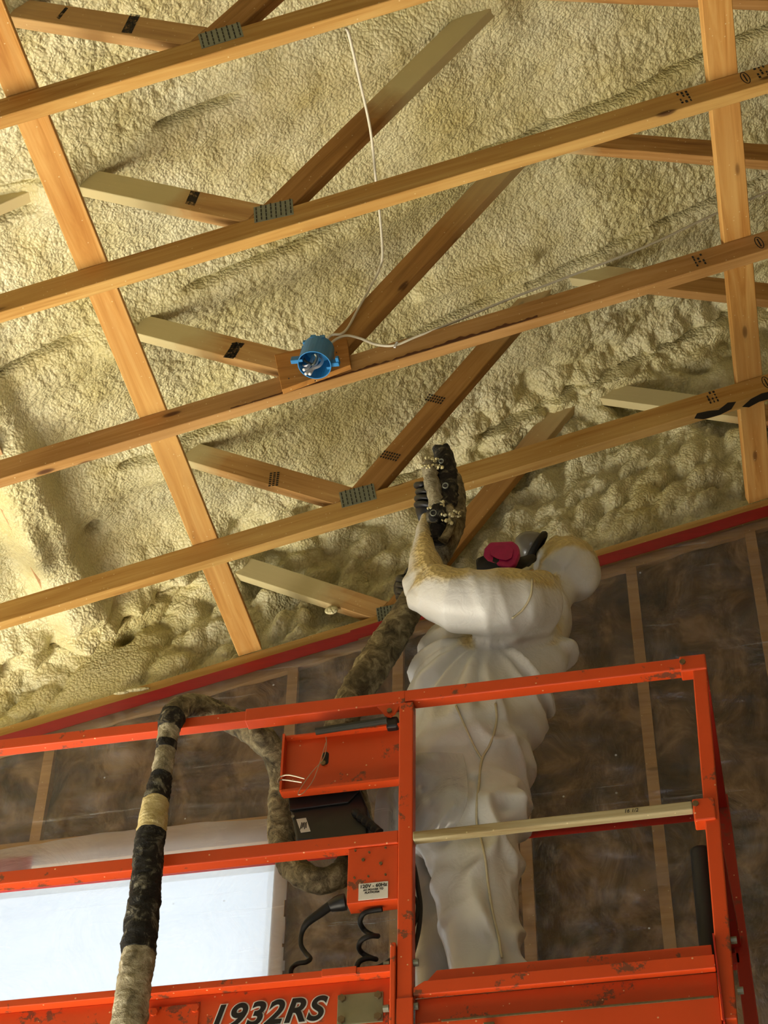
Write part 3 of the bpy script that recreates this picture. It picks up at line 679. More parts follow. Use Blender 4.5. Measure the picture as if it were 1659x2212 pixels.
# gusset under the top rail with its bolt
mb = MB(); mb.prism([(-.872, YF+.001, 3.068), (-.858, YF+.001, 3.048), (-.845, YF+.001, 3.026), (-.830, YF+.001, 3.022), (-.818, YF+.001, 3.032), (-.806, YF+.001, 3.055), (-.80, YF+.001, 3.068)], (0, .006, 0)); g = mb.build('pin_lug', M['orange'], lift)
q = Vector((-.832, YF-.001, 3.038)); MB().cyl(q, q+Vector((0, -.006, 0)), .007, 10).build('bolt', M['bolt'], g)
boxp('latch', -.845, -.812, YF+.01, YF+.036, 2.995, 3.03, 'black', .006)
# end post (leans a little), end rails, far rails
mb = MB(); mb.beam((-.006, YF+.019, 3.066), (-.042, YF+.019, 2.062), .036, .036); mb.build('end_post', M['orange'], lift, bevel=.003)
boxp('corner_sleeve', -.055, .014, YF-.003, YF+.041, 3.058, 3.108, bevel=.004)
boxp('corner_sleeve', -.066, -.012, YF-.006, YF+.041, 2.592, 2.656, bevel=.004)
for (x, z) in ((-.047, 3.085), (-.058, 2.64)):
    q = Vector((x, YF-.004, z)); MB().cyl(q, q+Vector((0, -.006, 0)), .008, 8).build('bolt', M['bolt'], lift)
mb = MB(); mb.beam((-.003, YF+.03, 3.082), (.004, YBK+.03, 3.082), .034, .036, side=Vector((1, 0, 0))); mb.build('end_rail', M['red'], lift, bevel=.003)
mb = MB(); mb.beam((-.028, YF+.03, 2.632), (-.008, YBK+.03, 2.632), .034, .036, side=Vector((1, 0, 0))); mb.build('end_rail', M['red'], lift, bevel=.003)
boxp('far_post', -.012, .026, YBK, YBK+.038, 2.06, 3.11, 'red')
boxp('far_rail', XL, .0, YBK, YBK+.036, 3.050, 3.086, 'red')
boxp('far_rail', XL, .0, YBK, YBK+.036, 2.565, 2.60, 'red')
boxp('far_post', XM-.02, XM+.018, YBK, YBK+.036, 2.06, 3.05, 'red')
# far-side lugs and bolts on the end frame
for px, py in ((1571, 1752), (1598, 2060)): q = P(px, py, YBK+.02); MB().cyl(q-Vector((.008, 0, 0)), q+Vector((.008, 0, 0)), .012, 10).build('bolt', M['bolt'], lift)
for z in (2.27, 2.14): q = Vector((-.016, YF+.02, z)); MB().cyl(q, q+Vector((.014, 0, 0)), .009, 8).build('bolt', M['galv'], lift)
# deck and its edges
boxp('deck', XL, -.03, YF+.045, YBK+.03, DECK-.03, DECK, 'galv', .002)
boxp('side_panel', XL, -.82, YF+.028, YF+.036, 1.93, 2.262)
boxp('panel_flange', XL, -.82, YF, YF+.036, 2.261, 2.281, bevel=.002)
boxp('panel_flange', XL, -.82, YF+.005, YF+.036, 1.93, 1.952, bevel=.002)
boxp('toe_board', XL, -.03, YBK-.004, YBK, DECK, 2.19, 'red')
boxp('step_cover', -.99, -.905, YF-.003, YF, 2.2625, 2.2825, bevel=.001)
mb = MB(); mb.prism([(-.764, YF+.016, 2.205), (-.712, YF+.016, 2.262), (-.062, YF+.016, 2.262), (-.062, YF+.016, 2.205)], (0, .005, 0)); mb.build('toe_board', M['orange'], lift, bevel=.001)
mb = MB(); mb.prism([(-.767, YF+.001, 2.193), (-.767, YF+.001, 2.212), (-.74, YF+.001, 2.2285), (-.058, YF+.001, 2.2285), (-.058, YF+.001, 2.193)], (0, .02, 0)); mb.build('deck_channel', M['orange'], lift, bevel=.002)
boxp('deck_channel', -.767, -.058, YF+.024, YF+.03, 2.12, 2.196)
boxp('deck_channel', -.767, -.058, YF+.004, YF+.03, 1.99, 2.122)
boxp('end_plate', -.056, -.052, YF-.012, YF+.05, 2.05, 2.275, 'red', 0)
boxp('rub_strip', -.60, -.575, YF-.002, YF+.004, 1.99, 2.106, 'bolt', .001)
boxp('weld_seam', -.70, -.07, YF+.002, YF+.006, 2.119, 2.125, 'bolt', .001)
# bracket beside the centre post, with bolts
boxp('post_bracket', -.822, -.808, YF-.008, YF+.036, 2.06, 2.335)
boxp('post_bracket', -.806, -.765, YF-.006, YF-.001, 2.02, 2.186)
for z in (2.17, 2.285):
    q = Vector((-.826, YF+.01, z)); MB().cyl(q+Vector((-.014, 0, 0)), q, .009, 10).build('bolt', M['galv'], lift)
    q = Vector((-.768, YF+.012, z)); MB().cyl(q, q+Vector((.012, 0, 0)), .009, 10).build('bolt', M['galv'], lift)
# plates on the side panel
pl = MB(); Yp = YF+.028
def plate_on(px0, py0, px1, py1, mat, name, r=.006):
    a = P(px0, py0, Yp); b = P(px1, py1, Yp); x0, x1 = a.x, b.x; z0_, z1_ = b.z, a.z
    return MB().box(x0, x1, Yp-.004, Yp, z0_, z1_).build(name, M[mat], lift, bevel=.002), (x0, x1, z0_, z1_)
cv, (x0, x1, z0_, z1_) = plate_on(730, 2151, 828, 2208, 'patina', 'cover_plate')
for x in (x0+.012, x1-.012):
    for z in (z0_+.012, z1_-.012): q = Vector((x, Yp-.004, z)); MB().cyl(q, q-Vector((0, .008, 0)), .0095, 6).build('bolt', M['bolt'], cv)
cv2, (x0, x1, z0_, z1_) = plate_on(322, 2178, 422, 2290, 'orange', 'cover_plate')
for x in (x0+.016, x1-.010): q = Vector((x, Yp-.004, z1_-.016)); MB().cyl(q, q-Vector((0, .007, 0)), .010, 8).build('bolt', M['orange'], cv2)
def text(body, name, mat, parent, loc, size, offset=0, shear=0, ext=.0006, sp=1.0, sx=1.0, align='LEFT', spin=0):
    cu = bpy.data.curves.new(name, 'FONT'); cu.body = body; cu.size = size; cu.offset = offset; cu.shear = shear; cu.extrude = ext; cu.space_character = sp; cu.align_x = align
    to = bpy.data.objects.new(name, cu); COL.objects.link(to)
    dg = bpy.context.evaluated_depsgraph_get(); me = bpy.data.meshes.new_from_object(to.evaluated_get(dg)); bpy.data.objects.remove(to); bpy.data.curves.remove(cu)
    me.name = name
    Mx = Matrix.Translation(loc) @ Matrix.Rotation(spin, 4, 'Y') @ Matrix.Rotation(math.pi/2, 4, 'X') @ Matrix.Diagonal((sx, 1, 1, 1))
    return link(name, me, M[mat], parent, M=Mx)
ta = P(450, 2213, Yp)
text('1932RS', 'model_lettering_outline', 'white', lift, (ta.x-.004, Yp-.0012, ta.z-.014), .086, .0056, .3, .0006, 1.10, 1.0)
text('1932RS', 'model_lettering', 'ink', lift, (ta.x-.004, Yp-.003, ta.z-.014), .086, .0022, .3, .0006, 1.10, 1.0)
# hanging bracket panel with lips, black edge strip, slot and pin on a wire
pn = MB().box(-1.122, -.806, YF+.030, YF+.034, 2.822, 3.006).build('bracket_panel', M['orange'], lift)
MB().box(-1.126, -1.120, YF+.002, YF+.034, 2.822, 3.006).build('panel_lip', M['orange'], pn)
MB().box(-1.122, -.806, YF+.004, YF+.034, 2.818, 2.826).build('panel_lip', M['orange'], pn)
MB().box(-1.122, -.806, YF+.012, YF+.034, 3.000, 3.006).build('panel_lip', M['orange'], pn)
a = P(682, 1580, YF-.004); b = P(836, 1556, YF-.004)
mb = MB(); mb.tube([a, b], .010, 10); mb.build('edge_strip', plain('dusty_black', srgb(48, 48, 40), .7, var=.4), pn)
q = P(703, 1638, YF+.029); sl = [q+Vector((.009*math.cos(t), 0, .009*math.sin(t)+(.012 if math.sin(t) >= 0 else -.012))) for t in np.linspace(0, 2*math.pi, 17)[:-1]]
mb = MB(); mb.prism(sl, (0, .0008, 0)); mb.build('slot', M['ink'], pn); qq = P(699, 1650, YF+.029); MB().cyl(qq, qq-Vector((0, .006, 0)), .007, 8).build('bolt', M['bolt'], pn)
yw_ = YF-.006
wr = ptube([(704, 1592, yw_), (705, 1612, yw_), (698, 1640, yw_), (672, 1670, yw_), (650, 1702, yw_), (644, 1716, yw_), (656, 1712, yw_), (676, 1686, yw_), (690, 1650, yw_), (704, 1604, yw_)], .0011, 6); wr.build('lanyard_wire', M['wire'], pn)
wr = ptube([(652, 1690, yw_), (610, 1684, yw_), (600, 1690, yw_-.006), (606, 1678, yw_-.01), (625, 1674, yw_-.01), (658, 1682, yw_)], .0022, 6, 3); wr.build('lock_pin', M['wire'], pn)
# outlet box with label and bolts
ob = MB().box(-.936, -.807, YF+.006, YF+.055, 2.462, 2.622).build('outlet_box', M['orange'], lift, bevel=.002)
for px, py in ((785, 1858), (823, 1866), (766, 1897), (796, 1894), (833, 1890), (768, 1838), (798, 1842), (833, 1832)):
    q = P(px, py, YF+.006); MB().cyl(q, q-Vector((0, .004, 0)), .0045 if py in (1858, 1866) else .0028, 8).build('bolt', M['bolt'], ob)
a = P(775, 1910, YF+.005); b = P(838, 1936, YF+.005)
lb = MB().box(a.x, b.x, YF+.004, YF+.0056, b.z-.004, a.z).build('label_plate', M['white'], ob)
text('120V - 60Hz', 'label_text', 'ink', ob, (a.x+.003, YF+.0035, a.z-.0135), .0135, .0003, 0, .0003)
text('AC POWER TO', 'label_text', 'ink', ob, (a.x+.012, YF+.0035, a.z-.0225), .0075, .0002, 0, .0003)
text('PLATFORM', 'label_text', 'ink', ob, (a.x+.016, YF+.0035, a.z-.0305), .0075, .0002, 0, .0003)
# scissor stack and chassis under the platform
for sgn, yy in ((-1, YF+.12), (1, YBK-.1)):
    for i in range(4):
        za, zb_ = -.95+i*.72, -.95+(i+1)*.72
        for (xa, xb) in ((-2.2, -.75), (-.75, -2.2)):
            mb = MB(); o_ = .03 if xa < xb else -.03; mb.beam((xa, yy+o_, za), (xb, yy+o_, zb_), .05, .09); mb.build('scissor_arm', M['orange'], lift, bevel=.003)
for i in range(5):
    z = -.95+i*.72
    for x in (-2.2, -.75): MB().cyl((x, YF+.06, z), (x, YBK-.04, z), .022, 12).build('pivot_pin', M['bolt'], lift)
boxp('deck_frame', XL, -.35, YF+.06, YBK, 1.95, 2.07, 'orange')
boxp('chassis', -2.4, -.55, YF+.02, YBK, -1.40, -.98, 'orange', .02)
for x in (-2.1, -.85):
    for yy in (YF-.06, YBK-.04): MB().cyl((x, yy, FLOOR+.16), (x, yy+.11, FLOOR+.16), .16, 24).build('wheel', M['rubber'], lift, bevel=.01)

# wooden stick tied on as a mid rail, with pencilled figures
sa = Vector((-.7675, YF+.006, 2.634)); sb_ = Vector((-.0665, YF+.006, 2.638))
d_ = (sb_-sa).normalized(); me = bpy.data.meshes.new('wooden_rail'); mbx = MB().box(0, (sb_-sa).length, -.012, .012, -.0125, .0125); me.from_pydata([tuple(v) for v in mbx.v], [], mbx.f)
nz_ = d_.cross(Vector((0, 1, 0)))*-1
Mx = Matrix(((d_.x, 0, -d_.z, sa.x), (d_.y, 1, 0, sa.y), (d_.z, 0, d_.x, sa.z), (0, 0, 0, 1)))
wr_ = link('wooden_rail', me, M['stick'], None, M=Mx); bev(wr_, .003, 2); tag(wr_, 'weathered wooden stick serving as a middle rail of the lift', 'wooden rail')
text('16 1/2', 'pencil_marks', 'ink', wr_, (-.235, YF-.0065, 2.632), .014, 0, .2, .0002)
# black foam pad by the end post
pad = ptube([(1514, 1838, YF+.075), (1520, 1900, YF+.075), (1526, 1960, YF+.075), (1534, 2040, YF+.075), (1539, 2090, YF+.075)], .0265, 14)
tag(pad.build('foam_pad', M['rubber'], smooth=True), 'black foam tube standing inside the lift end post', 'foam tube')
# control box hung behind the mid rail
yc0, yc1 = YF+.06, YF+.135
cbx = empty('control_box', P(705, 1800, yc0), 'black control box hanging inside the rail under the orange bracket panel', 'control box')
pts = [(620, 1712), (640, 1816), (796, 1812), (792, 1742), (776, 1700), (700, 1700)]
mb = MB(); mb.prism([P(x, y, yc0) for x, y in pts], (0, yc1-yc0, 0)); mb.build('case', M['black'], cbx, bevel=.006)
mb = MB(); mb.prism([P(x, y, yc0-.008) for x, y in ((622, 1716), (625, 1750), (752, 1733), (776, 1706), (700, 1704))], (0, .008, 0)); mb.build('case_lid', M['black'], cbx, bevel=.002)
mb = MB(); mb.prism([P(x, y, yc0-.001) for x, y in ((640, 1770), (650, 1799), (671, 1796), (661, 1767))], (0, -.001, 0)); lbo = mb.build('sticker', M['white'], cbx)
mb = MB(); c = P(655, 1783, yc0-.0022)
for i in range(5): mb.beam(c+Vector((-.008+.004*i, 0, -.012+.003*(i % 3))), c+Vector((-.004+.003*i, 0, .010-.002*(i % 2))), .0006, .0022)
mb.build('sticker_print', M['ink'], lbo)
q = P(633, 1765, yc0); MB().cyl(q, q-Vector((0, .004, 0)), .005, 8).build('screw', M['galv'], cbx)
sp_ = [(765+10*i*.5+((-1)**i)*1.0, 1752+i*4.2, yc0-.012) for i in range(12)]
MB().tube([P(*p) for p in sp_], [.011+.002*(i % 2) for i in range(12)], 10).build('cable_gland', M['rubber'], cbx)
# black power cords
yk = YF+.03
cord1 = ptube([(747, 1948, yk), (733, 1951, yk), (712, 1958, yk)], [.021, .021, .014], 12)
pc = empty('power_cord', P(720, 1955, yk), 'black cord with a plug wandering down from the outlet box', 'cord')
cord1.build('plug', M['black'], pc, smooth=True)
ptube([(714, 1956, yk), (692, 1972, yk), (664, 1993, yk), (652, 2015, yk+.01), (650, 2040, yk+.01), (660, 2058, yk+.01), (670, 2070, yk), (662, 2078, yk-.01), (645, 2081, yk-.01), (633, 2088, yk), (628, 2100, yk), (632, 2125, yk+.02)], [.012, .0115, .0095]+[.006]*9, 10).build('cable', M['rubber'], pc, smooth=True)
cc = ptube([(826, 1964, yk), (800, 1968, yk), (784, 1975, yk), (778, 1993, yk+.02), (788, 2010, yk+.04), (806, 2020, yk+.03), (816, 2022, yk+.01), (800, 2022, yk-.01), (782, 2030, yk-.01), (775, 2046, yk+.01), (784, 2060, yk+.03), (804, 2070, yk+.03), (812, 2072, yk+.01), (796, 2070, yk), (778, 2076, yk), (771, 2090, yk), (774, 2112, yk+.02)], .0066, 10)
tag(cc.build('coiled_cord', M['rubber'], smooth=True), 'black coiled cord hanging under the orange outlet box', 'cord')
cc = ptube([(888, 1850, yk+.02), (896, 1880, yk+.02), (903, 1920, yk+.02), (908, 1960, yk+.02), (904, 2010, yk+.02), (893, 2055, yk+.02), (886, 2075, yk+.02)], .0062, 10)
cx = cc.build('looped_cord', M['rubber'], smooth=True); tag(cx, 'black looped cord dangling beside the lift centre post', 'cord')
ptube([(886, 1938, yk+.02), (896, 1940, yk+.015), (902, 1955, yk+.015), (900, 1980, yk+.015), (890, 2010, yk+.02), (884, 2030, yk+.02)], .005, 8).build('loop', M['rubber'], cx, smooth=True)
cc = ptube([(800, 2096, yk), (820, 2088, yk), (838, 2078, yk-.01), (846, 2072, yk-.02)], .006, 8)
tag(cc.build('hose_stub', M['rubber'], smooth=True), 'short black hose end bolted beside the post bracket', 'hose')

# ---------------------------------------------------------------- worker
YP = 4.15
prs = empty('person', (-.62, YP, DECK), 'worker in dusty white hooded coverall and respirator, arm raised spraying the ceiling', 'person')
def loft(mb, rings, n=24, hint=Vector((1, 0, 0))):
    """rings: (centre, ra, rb); ra along hint, rb across"""
    m = len(rings); vs_ = []
    for i, (c, ra, rb) in enumerate(rings):
        t = (rings[min(i+1, m-1)][0]-rings[max(i-1, 0)][0]).normalized()
        a = (hint-t*hint.dot(t)).normalized(); b = t.cross(a)
        for k in range(n): q = 2*math.pi*k/n; vs_.append(c+a*ra*math.cos(q)+b*rb*math.sin(q))
    fs = [(i*n+k, i*n+(k+1) % n, (i+1)*n+(k+1) % n, (i+1)*n+k) for i in range(m-1) for k in range(n)]
    fs += [tuple(range(n-1, -1, -1)), tuple((m-1)*n+k for k in range(n))]
    mb.add(vs_, fs)
def rows(rs):
    out = []
    for (y, xl, xr, Y, rb) in rs:
        a = P(xl, y, Y); b = P(xr, y, Y); out.append(((a+b)/2, (b-a).length/2, rb))
    return out
bm_ = MB()
loft(bm_, rows([(1250, 1130, 1210, 4.20, .07), (1275, 1100, 1238, 4.20, .10), (1310, 1040, 1250, 4.22, .11), (1350, 985, 1252, 4.23, .12), (1390, 942, 1243, 4.225, .128), (1420, 916, 1232, 4.215, .135), (1480, 882, 1204, 4.185, .152),
                (1530, 893, 1180, 4.175, .16), (1570, 884, 1174, 4.175, .165), (1640, 878, 1158, 4.17, .17), (1720, 884, 1142, 4.165, .165), (1790, 900, 1120, 4.15, .13), (1830, 930, 1090, 4.15, .08)]))
loft(bm_, rows([(1690, 935, 1146, 4.11, .10), (1760, 918, 1138, 4.105, .11), (1830, 916, 1128, 4.10, .11), (1900, 930, 1130, 4.095, .11), (1970, 945, 1134, 4.095, .11), (2040, 952, 1136, 4.095, .11), (2110, 965, 1132, 4.095, .105), (2180, 975, 1118, 4.095, .10), (2235, 985, 1105, 4.095, .085)]))
loft(bm_, rows([(1690, 880, 1060, 4.25, .10), (1770, 872, 1030, 4.26, .11), (1860, 866, 1015, 4.27, .11), (1960, 876, 1004, 4.28, .105), (2060, 884, 996, 4.28, .10), (2160, 890, 990, 4.28, .095), (2260, 900, 985, 4.28, .085), (2330, 905, 980, 4.28, .075)]))
def limb(mb, pts, n=20):
    loft(mb, [(P(x, y, Y), r, r) for (x, y, Y, r) in pts], n, hint=Vector((.1, 1, .2)))
limb(bm_, [(1192, 1318, 4.15, .05), (1165, 1306, 4.09, .098), (1105, 1304, 4.00, .110), (1040, 1302, 3.95, .106), (980, 1296, 3.935, .100), (935, 1284, 3.945, .088), (905, 1274, 3.955, .058)])
limb(bm_, [(930, 1298, 3.955, .055), (916, 1256, 3.96, .062), (912, 1214, 3.985, .052), (914, 1172, 4.02, .043), (920, 1135, 4.05, .038), (924, 1112, 4.06, .036)])
limb(bm_, [(1190, 1305, 4.24, .07), (1120, 1305, 4.32, .085), (1040, 1305, 4.36, .075), (990, 1300, 4.34, .068), (930, 1285, 4.27, .055), (890, 1272, 4.23, .042)])
limb(bm_, [(1288, 1276, 4.27, .02), (1274, 1264, 4.27, .07), (1250, 1248, 4.27, .105), (1228, 1232, 4.27, .118), (1205, 1214, 4.27, .108), (1182, 1199, 4.26, .078), (1166, 1189, 4.25, .055)])
limb(bm_, [(1178, 1330, 4.21, .06), (1192, 1300, 4.235, .064), (1214, 1262, 4.27, .075)])
for (c0, dx) in ((P(1045, 2250, 4.095), -.1), (P(942, 2340, 4.28), -.1)):
    c0 = Vector((c0.x, c0.y, DECK+.055)); loft(bm_, [(c0+Vector((.10, 0, 0)), .03, .03), (c0+Vector((.06, 0, .0)), .05, .05), (c0+Vector((-.05, 0, 0)), .052, .05), (c0+Vector((-.15, 0, -.012)), .045, .04), (c0+Vector((-.19, 0, -.02)), .03, .025)], 16, hint=Vector((0, 1, 0)))
me0 = bpy.data.meshes.new('tmp'); me0.from_pydata([tuple(v) for v in bm_.v], [], bm_.f); me0.update()
to = bpy.data.objects.new('tmp', me0); COL.objects.link(to)
rm = to.modifiers.new('r', 'REMESH'); rm.mode = 'VOXEL'; rm.voxel_size = .0072
sm = to.modifiers.new('s', 'SMOOTH'); sm.iterations = 8; sm.factor = .5
dg = bpy.context.evaluated_depsgraph_get(); bme = bpy.data.meshes.new_from_object(to.evaluated_get(dg)); bpy.data.objects.remove(to); bme.name = 'coverall_body'
nv = len(bme.vertices); co = np.empty(nv*3, np.float32); bme.vertices.foreach_get('co', co); co = co.reshape(-1, 3).astype(float)
nn = np.empty(nv*3, np.float32); bme.vertices.foreach_get('normal', nn); nn = nn.reshape(-1, 3).astype(float)
# cloth folds
def n3(x, y, z, s): return fbm(x+z*.37, y+z*.61, s, 3)
x, y, z = co.T
side = x*.9+y*.5
piv = P(1045, 1378, 4.06); ang = np.arctan2(x-piv.x, piv.z-z+.02); rad = np.hypot(x-piv.x, z-piv.z)
AX = np.array([tuple(P(*q)) for q in ((1165, 1306, 4.09), (1105, 1304, 4.00), (1040, 1302, 3.95), (980, 1296, 3.935), (930, 1284, 3.95), (914, 1214, 3.985), (922, 1120, 4.06))])
da = np.full(nv, 9.)
for i in range(len(AX)-1):
    ab = AX[i+1]-AX[i]; tt = np.clip(((co-AX[i])@ab)/(ab@ab), 0, 1); da = np.minimum(da, np.linalg.norm(co-AX[i]-tt[:, None]*ab, axis=1))
armm = 1-sstep(.118, .135, da)
hoodm = sstep(3.60, 3.68, z)*(1-armm)
tors = sstep(3.0, 3.1, z)*(1-armm)*(1-hoodm)
fold = (1-np.abs(2*vnoise(ang*6.2+.3*np.sin(rad*9), rad*1.6, 201)))**3.5*tors*sstep(.03, .12, rad)*(1-.75*sstep(.22, .36, rad))
leg = (1-sstep(2.98, 3.12, z))
lf = (1-np.abs(2*vnoise(side*7+z*4.5, z*5-side*3, 203)))**6*leg
lf2 = (1-np.abs(2*vnoise(side*5-z*6, z*3.2+side*6, 205)))**6*leg
lf3 = (1-np.abs(2*vnoise(side*16+z*9, z*11-side*7, 215)))**5*leg*sstep(-.2, .2, fbm(side*4, z*4, 217, 2))
af = (1-np.abs(2*vnoise(x*15+z*3, z*4+y*4, 207)))**3*armm*(.4+.8*sstep(-.55, -.75, x))
hc = P(1168, 1188, 4.25); hr = np.sqrt((x-hc.x)**2+(y-hc.y)**2+(z-hc.z)**2); ha = np.arctan2(y-hc.y, z-hc.z-(x-hc.x))
hf = (1-np.abs(2*vnoise(ha*4+7, hr*3, 213)))**3*hoodm*(1-sstep(.06, .16, hr))
belt = np.exp(-((z-3.075-.05*(x+.6))/.022)**2)*(1-armm)
disp = .045*fold+.030*lf+.028*lf2+.018*af+.018*hf+.024*lf3+.009*n3(x*5, y*5+z*5, z*2, 209)-.014*belt-.014
disp *= sstep(2.16, 2.3, z)
ne = len(bme.edges); ed = np.empty(ne*2, np.int32); bme.edges.foreach_get('vertices', ed); ed = ed.reshape(-1, 2)
deg = np.bincount(ed.ravel(), minlength=nv).astype(float)
def relax(q, it, lam=.6):
    for _ in range(it):
        if q.ndim == 1: a = np.bincount(ed[:, 0], q[ed[:, 1]], nv)+np.bincount(ed[:, 1], q[ed[:, 0]], nv); q = q+lam*(a/deg-q)
        else: q = np.stack([relax(q[:, i], 1, lam) for i in range(3)], 1)
    return q
nn = relax(nn, 6); nn /= np.linalg.norm(nn, axis=1)[:, None]+1e-9
co2 = relax(co+nn*relax(disp, 3)[:, None], 3, .5)
fore = armm*(1-sstep(-.80, -.74, x))*sstep(3.48, 3.56, z)
dz_ = np.clip(armm+hoodm, 0, 1)*(1-.7*fore)
dust = np.clip(1.5*sstep(-.15, .4, nn[:, 2])*dz_*(.85+fbm(x*9, z*9+y*5, 211, 3))+.12*sstep(.15, .5, nn[:, 0])*sstep(3.3, 3.6, z), 0, 1)
bme.vertices.foreach_set('co', co2.reshape(-1).astype(np.float32)); bme.update()
at = bme.attributes.new('dust', 'FLOAT', 'POINT'); at.data.foreach_set('value', dust.astype(np.float32))
bme.polygons.foreach_set('use_smooth', np.ones(len(bme.polygons), bool))
bme.transform(Matrix.Translation(-Vector((-.62, YP, DECK))))
body = link('coverall_body', bme, M['suit'], prs, loc=(-.62, YP, DECK)); body['label'] = 'white coverall with hood, dusted yellow on top'
bme.update()
bvh = BVHTree.FromPolygons([tuple(v) for v in co2], [tuple(p.vertices) for p in bme.polygons])
def on_body(px, py, off=.0):
    d = ray(px, py).normalized(); h = bvh.ray_cast(Vector((0, 0, 0)), d)
    return (h[0]+h[1]*off if h[0] is not None else None)
def seam(pts, r, name, mat, sub=6):
    q = [on_body(x, y, r*.9) for x, y in [(a[0], a[1]) for a in spline(pts, sub)]]; q = [p for p in q if p is not None]
    if len(q) < 3: return
    for _ in range(2): q = [q[0]]+[(q[i-1]+q[i]*2+q[i+1])/4 for i in range(1, len(q)-1)]+[q[-1]]
    MB().tube(q, r, 6).build(name, mat, prs, smooth=True)
M['seam'] = plain('seam_tape', srgb(206, 194, 158), .6, 0, .3, .15, 80)
seam([(1070, 1520), (1072, 1560), (1058, 1610), (1040, 1642), (1034, 1700), (1030, 1780), (1044, 1830), (1052, 1900), (1062, 1970), (1076, 2030), (1083, 2070)], .0034, 'side_seam', M['seam'])
seam([(1148, 1252), (1146, 1285), (1130, 1315), (1105, 1335)], .0034, 'sleeve_seam', M['seam'])
seam([(985, 1525), (1005, 1570), (1025, 1615), (1040, 1640)], .0028, 'back_seam', M['seam'])
# hood edge, respirator
d_face = (P(1150, 1186, 4.22)-P(1230, 1232, 4.27)).normalized()
fa = d_face.cross(Vector((0, 1, 0))).normalized(); fb = d_face.cross(fa)
fc = P(1160, 1187, 4.24)
resp = MB()
lens = []; nL = 20
for j in range(6):
    t_ = j/5*math.pi/2*.95; r_ = .05*math.cos(t_); cc_ = fc+d_face*(.004+.07*math.sin(t_))+fb*0; lens.append((cc_, r_, r_))
mbl = MB(); loft(mbl, lens, nL, hint=fa); rs_ = mbl.build('respirator_lens', M['lens'], prs, smooth=True); rs_['label'] = 'grey respirator face lens'
rim = [fc+d_face*.004+fa*.052*math.cos(a)+fb*.052*math.sin(a) for a in np.linspace(0, 2*math.pi, 25)]
MB().tube(rim, .011, 8).build('respirator_rim', M['rubber'], prs, smooth=True)
mk = MB(); mk.tube([P(1118, 1222, 4.10), P(1075, 1226, 4.09), P(1044, 1220, 4.09), P(1036, 1212, 4.10)], [.03, .038, .03, .012], 14); mk.tube([P(1150, 1206, 4.19), P(1125, 1216, 4.13), P(1090, 1222, 4.10)], [.014, .018, .03], 12)
mk.build('respirator_mask', M['rubber'], prs, smooth=True)
cp = [(1058, 1170), (1108, 1168), (1120, 1178), (1122, 1196), (1114, 1218), (1100, 1226), (1078, 1222), (1052, 1212), (1043, 1200), (1046, 1184)]
mb = MB(); mb.prism([P(x, y, 4.055) for x, y in cp], (0, .03, .012)); ct = mb.build('respirator_cartridge', M['pink'], prs, bevel=.008, seg=3); ct['label'] = 'pink respirator filter cartridge'
cpi = [(1066+.0, 1180), (1100, 1178), (1110, 1188), (1106, 1206), (1094, 1212), (1074, 1208), (1060, 1200), (1058, 1188)]
mb = MB(); mb.prism([P(x, y, 4.054) for x, y in cpi], (0, -.004, -.001)); mb.build('cartridge_face', M['pink'], ct, bevel=.003)
# gloves: left hand grips the gun, right hand steadies the hose
def glove(name, palm, fingers, thumb, label):
    g = MB()
    g.tube([P(*p[:3]) for p in palm], [p[3] for p in palm], 14)
    o = g.build(name, M['black'], prs, smooth=True); o['label'] = label
    for f in fingers+[thumb]:
        sp = spline([tuple(P(*p[:3]))+(p[3],) for p in f], 5); m_ = MB(); m_.tube([p[:3] for p in sp], [p[3] for p in sp], 10)
        m_.ball(sp[-1][:3], sp[-1][3]*1.0, 8, 6); m_.build('finger', M['black'], o, smooth=True)
glove('glove', [(925, 1120, 4.06, .030), (922, 1100, 4.075, .036), (924, 1078, 4.085, .038), (928, 1060, 4.085, .028)],
      [[(926, 1096-14*i, 4.085, .0115), (906-2*(i % 2), 1092-14*i, 4.07, .011), (901+2*(i % 3), 1090-14*i, 4.045, .0105), (912, 1088-14*i, 4.025, .0095), (926, 1090-14*i, 4.02, .0085)][: 5-(i == 3)] for i in range(4)],
      [(932, 1100, 4.07, .013), (952, 1092, 4.05, .012), (960, 1078, 4.035, .010)], 'black work glove gripping the spray gun')
glove('glove', [(890, 1272, 4.23, .034), (878, 1270, 4.215, .040), (868, 1268, 4.20, .036)],
      [[(872, 1248+13*i, 4.20, .012), (863, 1250+13*i, 4.18, .012), (864, 1252+13*i, 4.155, .011), (876, 1254+13*i, 4.14, .010)] for i in range(4)],
      [(884, 1254, 4.21, .013), (880, 1240, 4.19, .012), (884, 1232, 4.17, .010)], 'black work glove steadying the hose behind the elbow')
# clear plastic hanging about the hips
def drape(outline_rows, name, mat, label=None, n=22):
    vs_ = []; m = len(outline_rows)
    for (yy, xl, xr, off) in outline_rows:
        for i in range(n+1):
            u = i/n; px = xl+(xr-xl)*u
            yq = yy+6*mnoise.noise((px*.02, yy*.02, 1.))
            h = on_body(px, yq)
            Yd = (h.y if h is not None else 4.06)-off-.016*abs(mnoise.noise((px*.03, yy*.035, 3.)))
            Yd = max(Yd, YF+(.045 if px < 900 else .026)); Yd = min(Yd, 4.07)
            vs_.append(P(px, yq, Yd))
    fs = [(j*(n+1)+i, j*(n+1)+i+1, (j+1)*(n+1)+i+1, (j+1)*(n+1)+i) for j in range(m-1) for i in range(n)]
    o = MB().add(vs_, fs).build(name, mat, prs, smooth=True)
    md = o.modifiers.new('thick', 'SOLIDIFY'); md.thickness = .0012
    ms = o.modifiers.new('sub', 'SUBSURF'); ms.levels = 1; ms.render_levels = 2
    if label: o['label'] = label
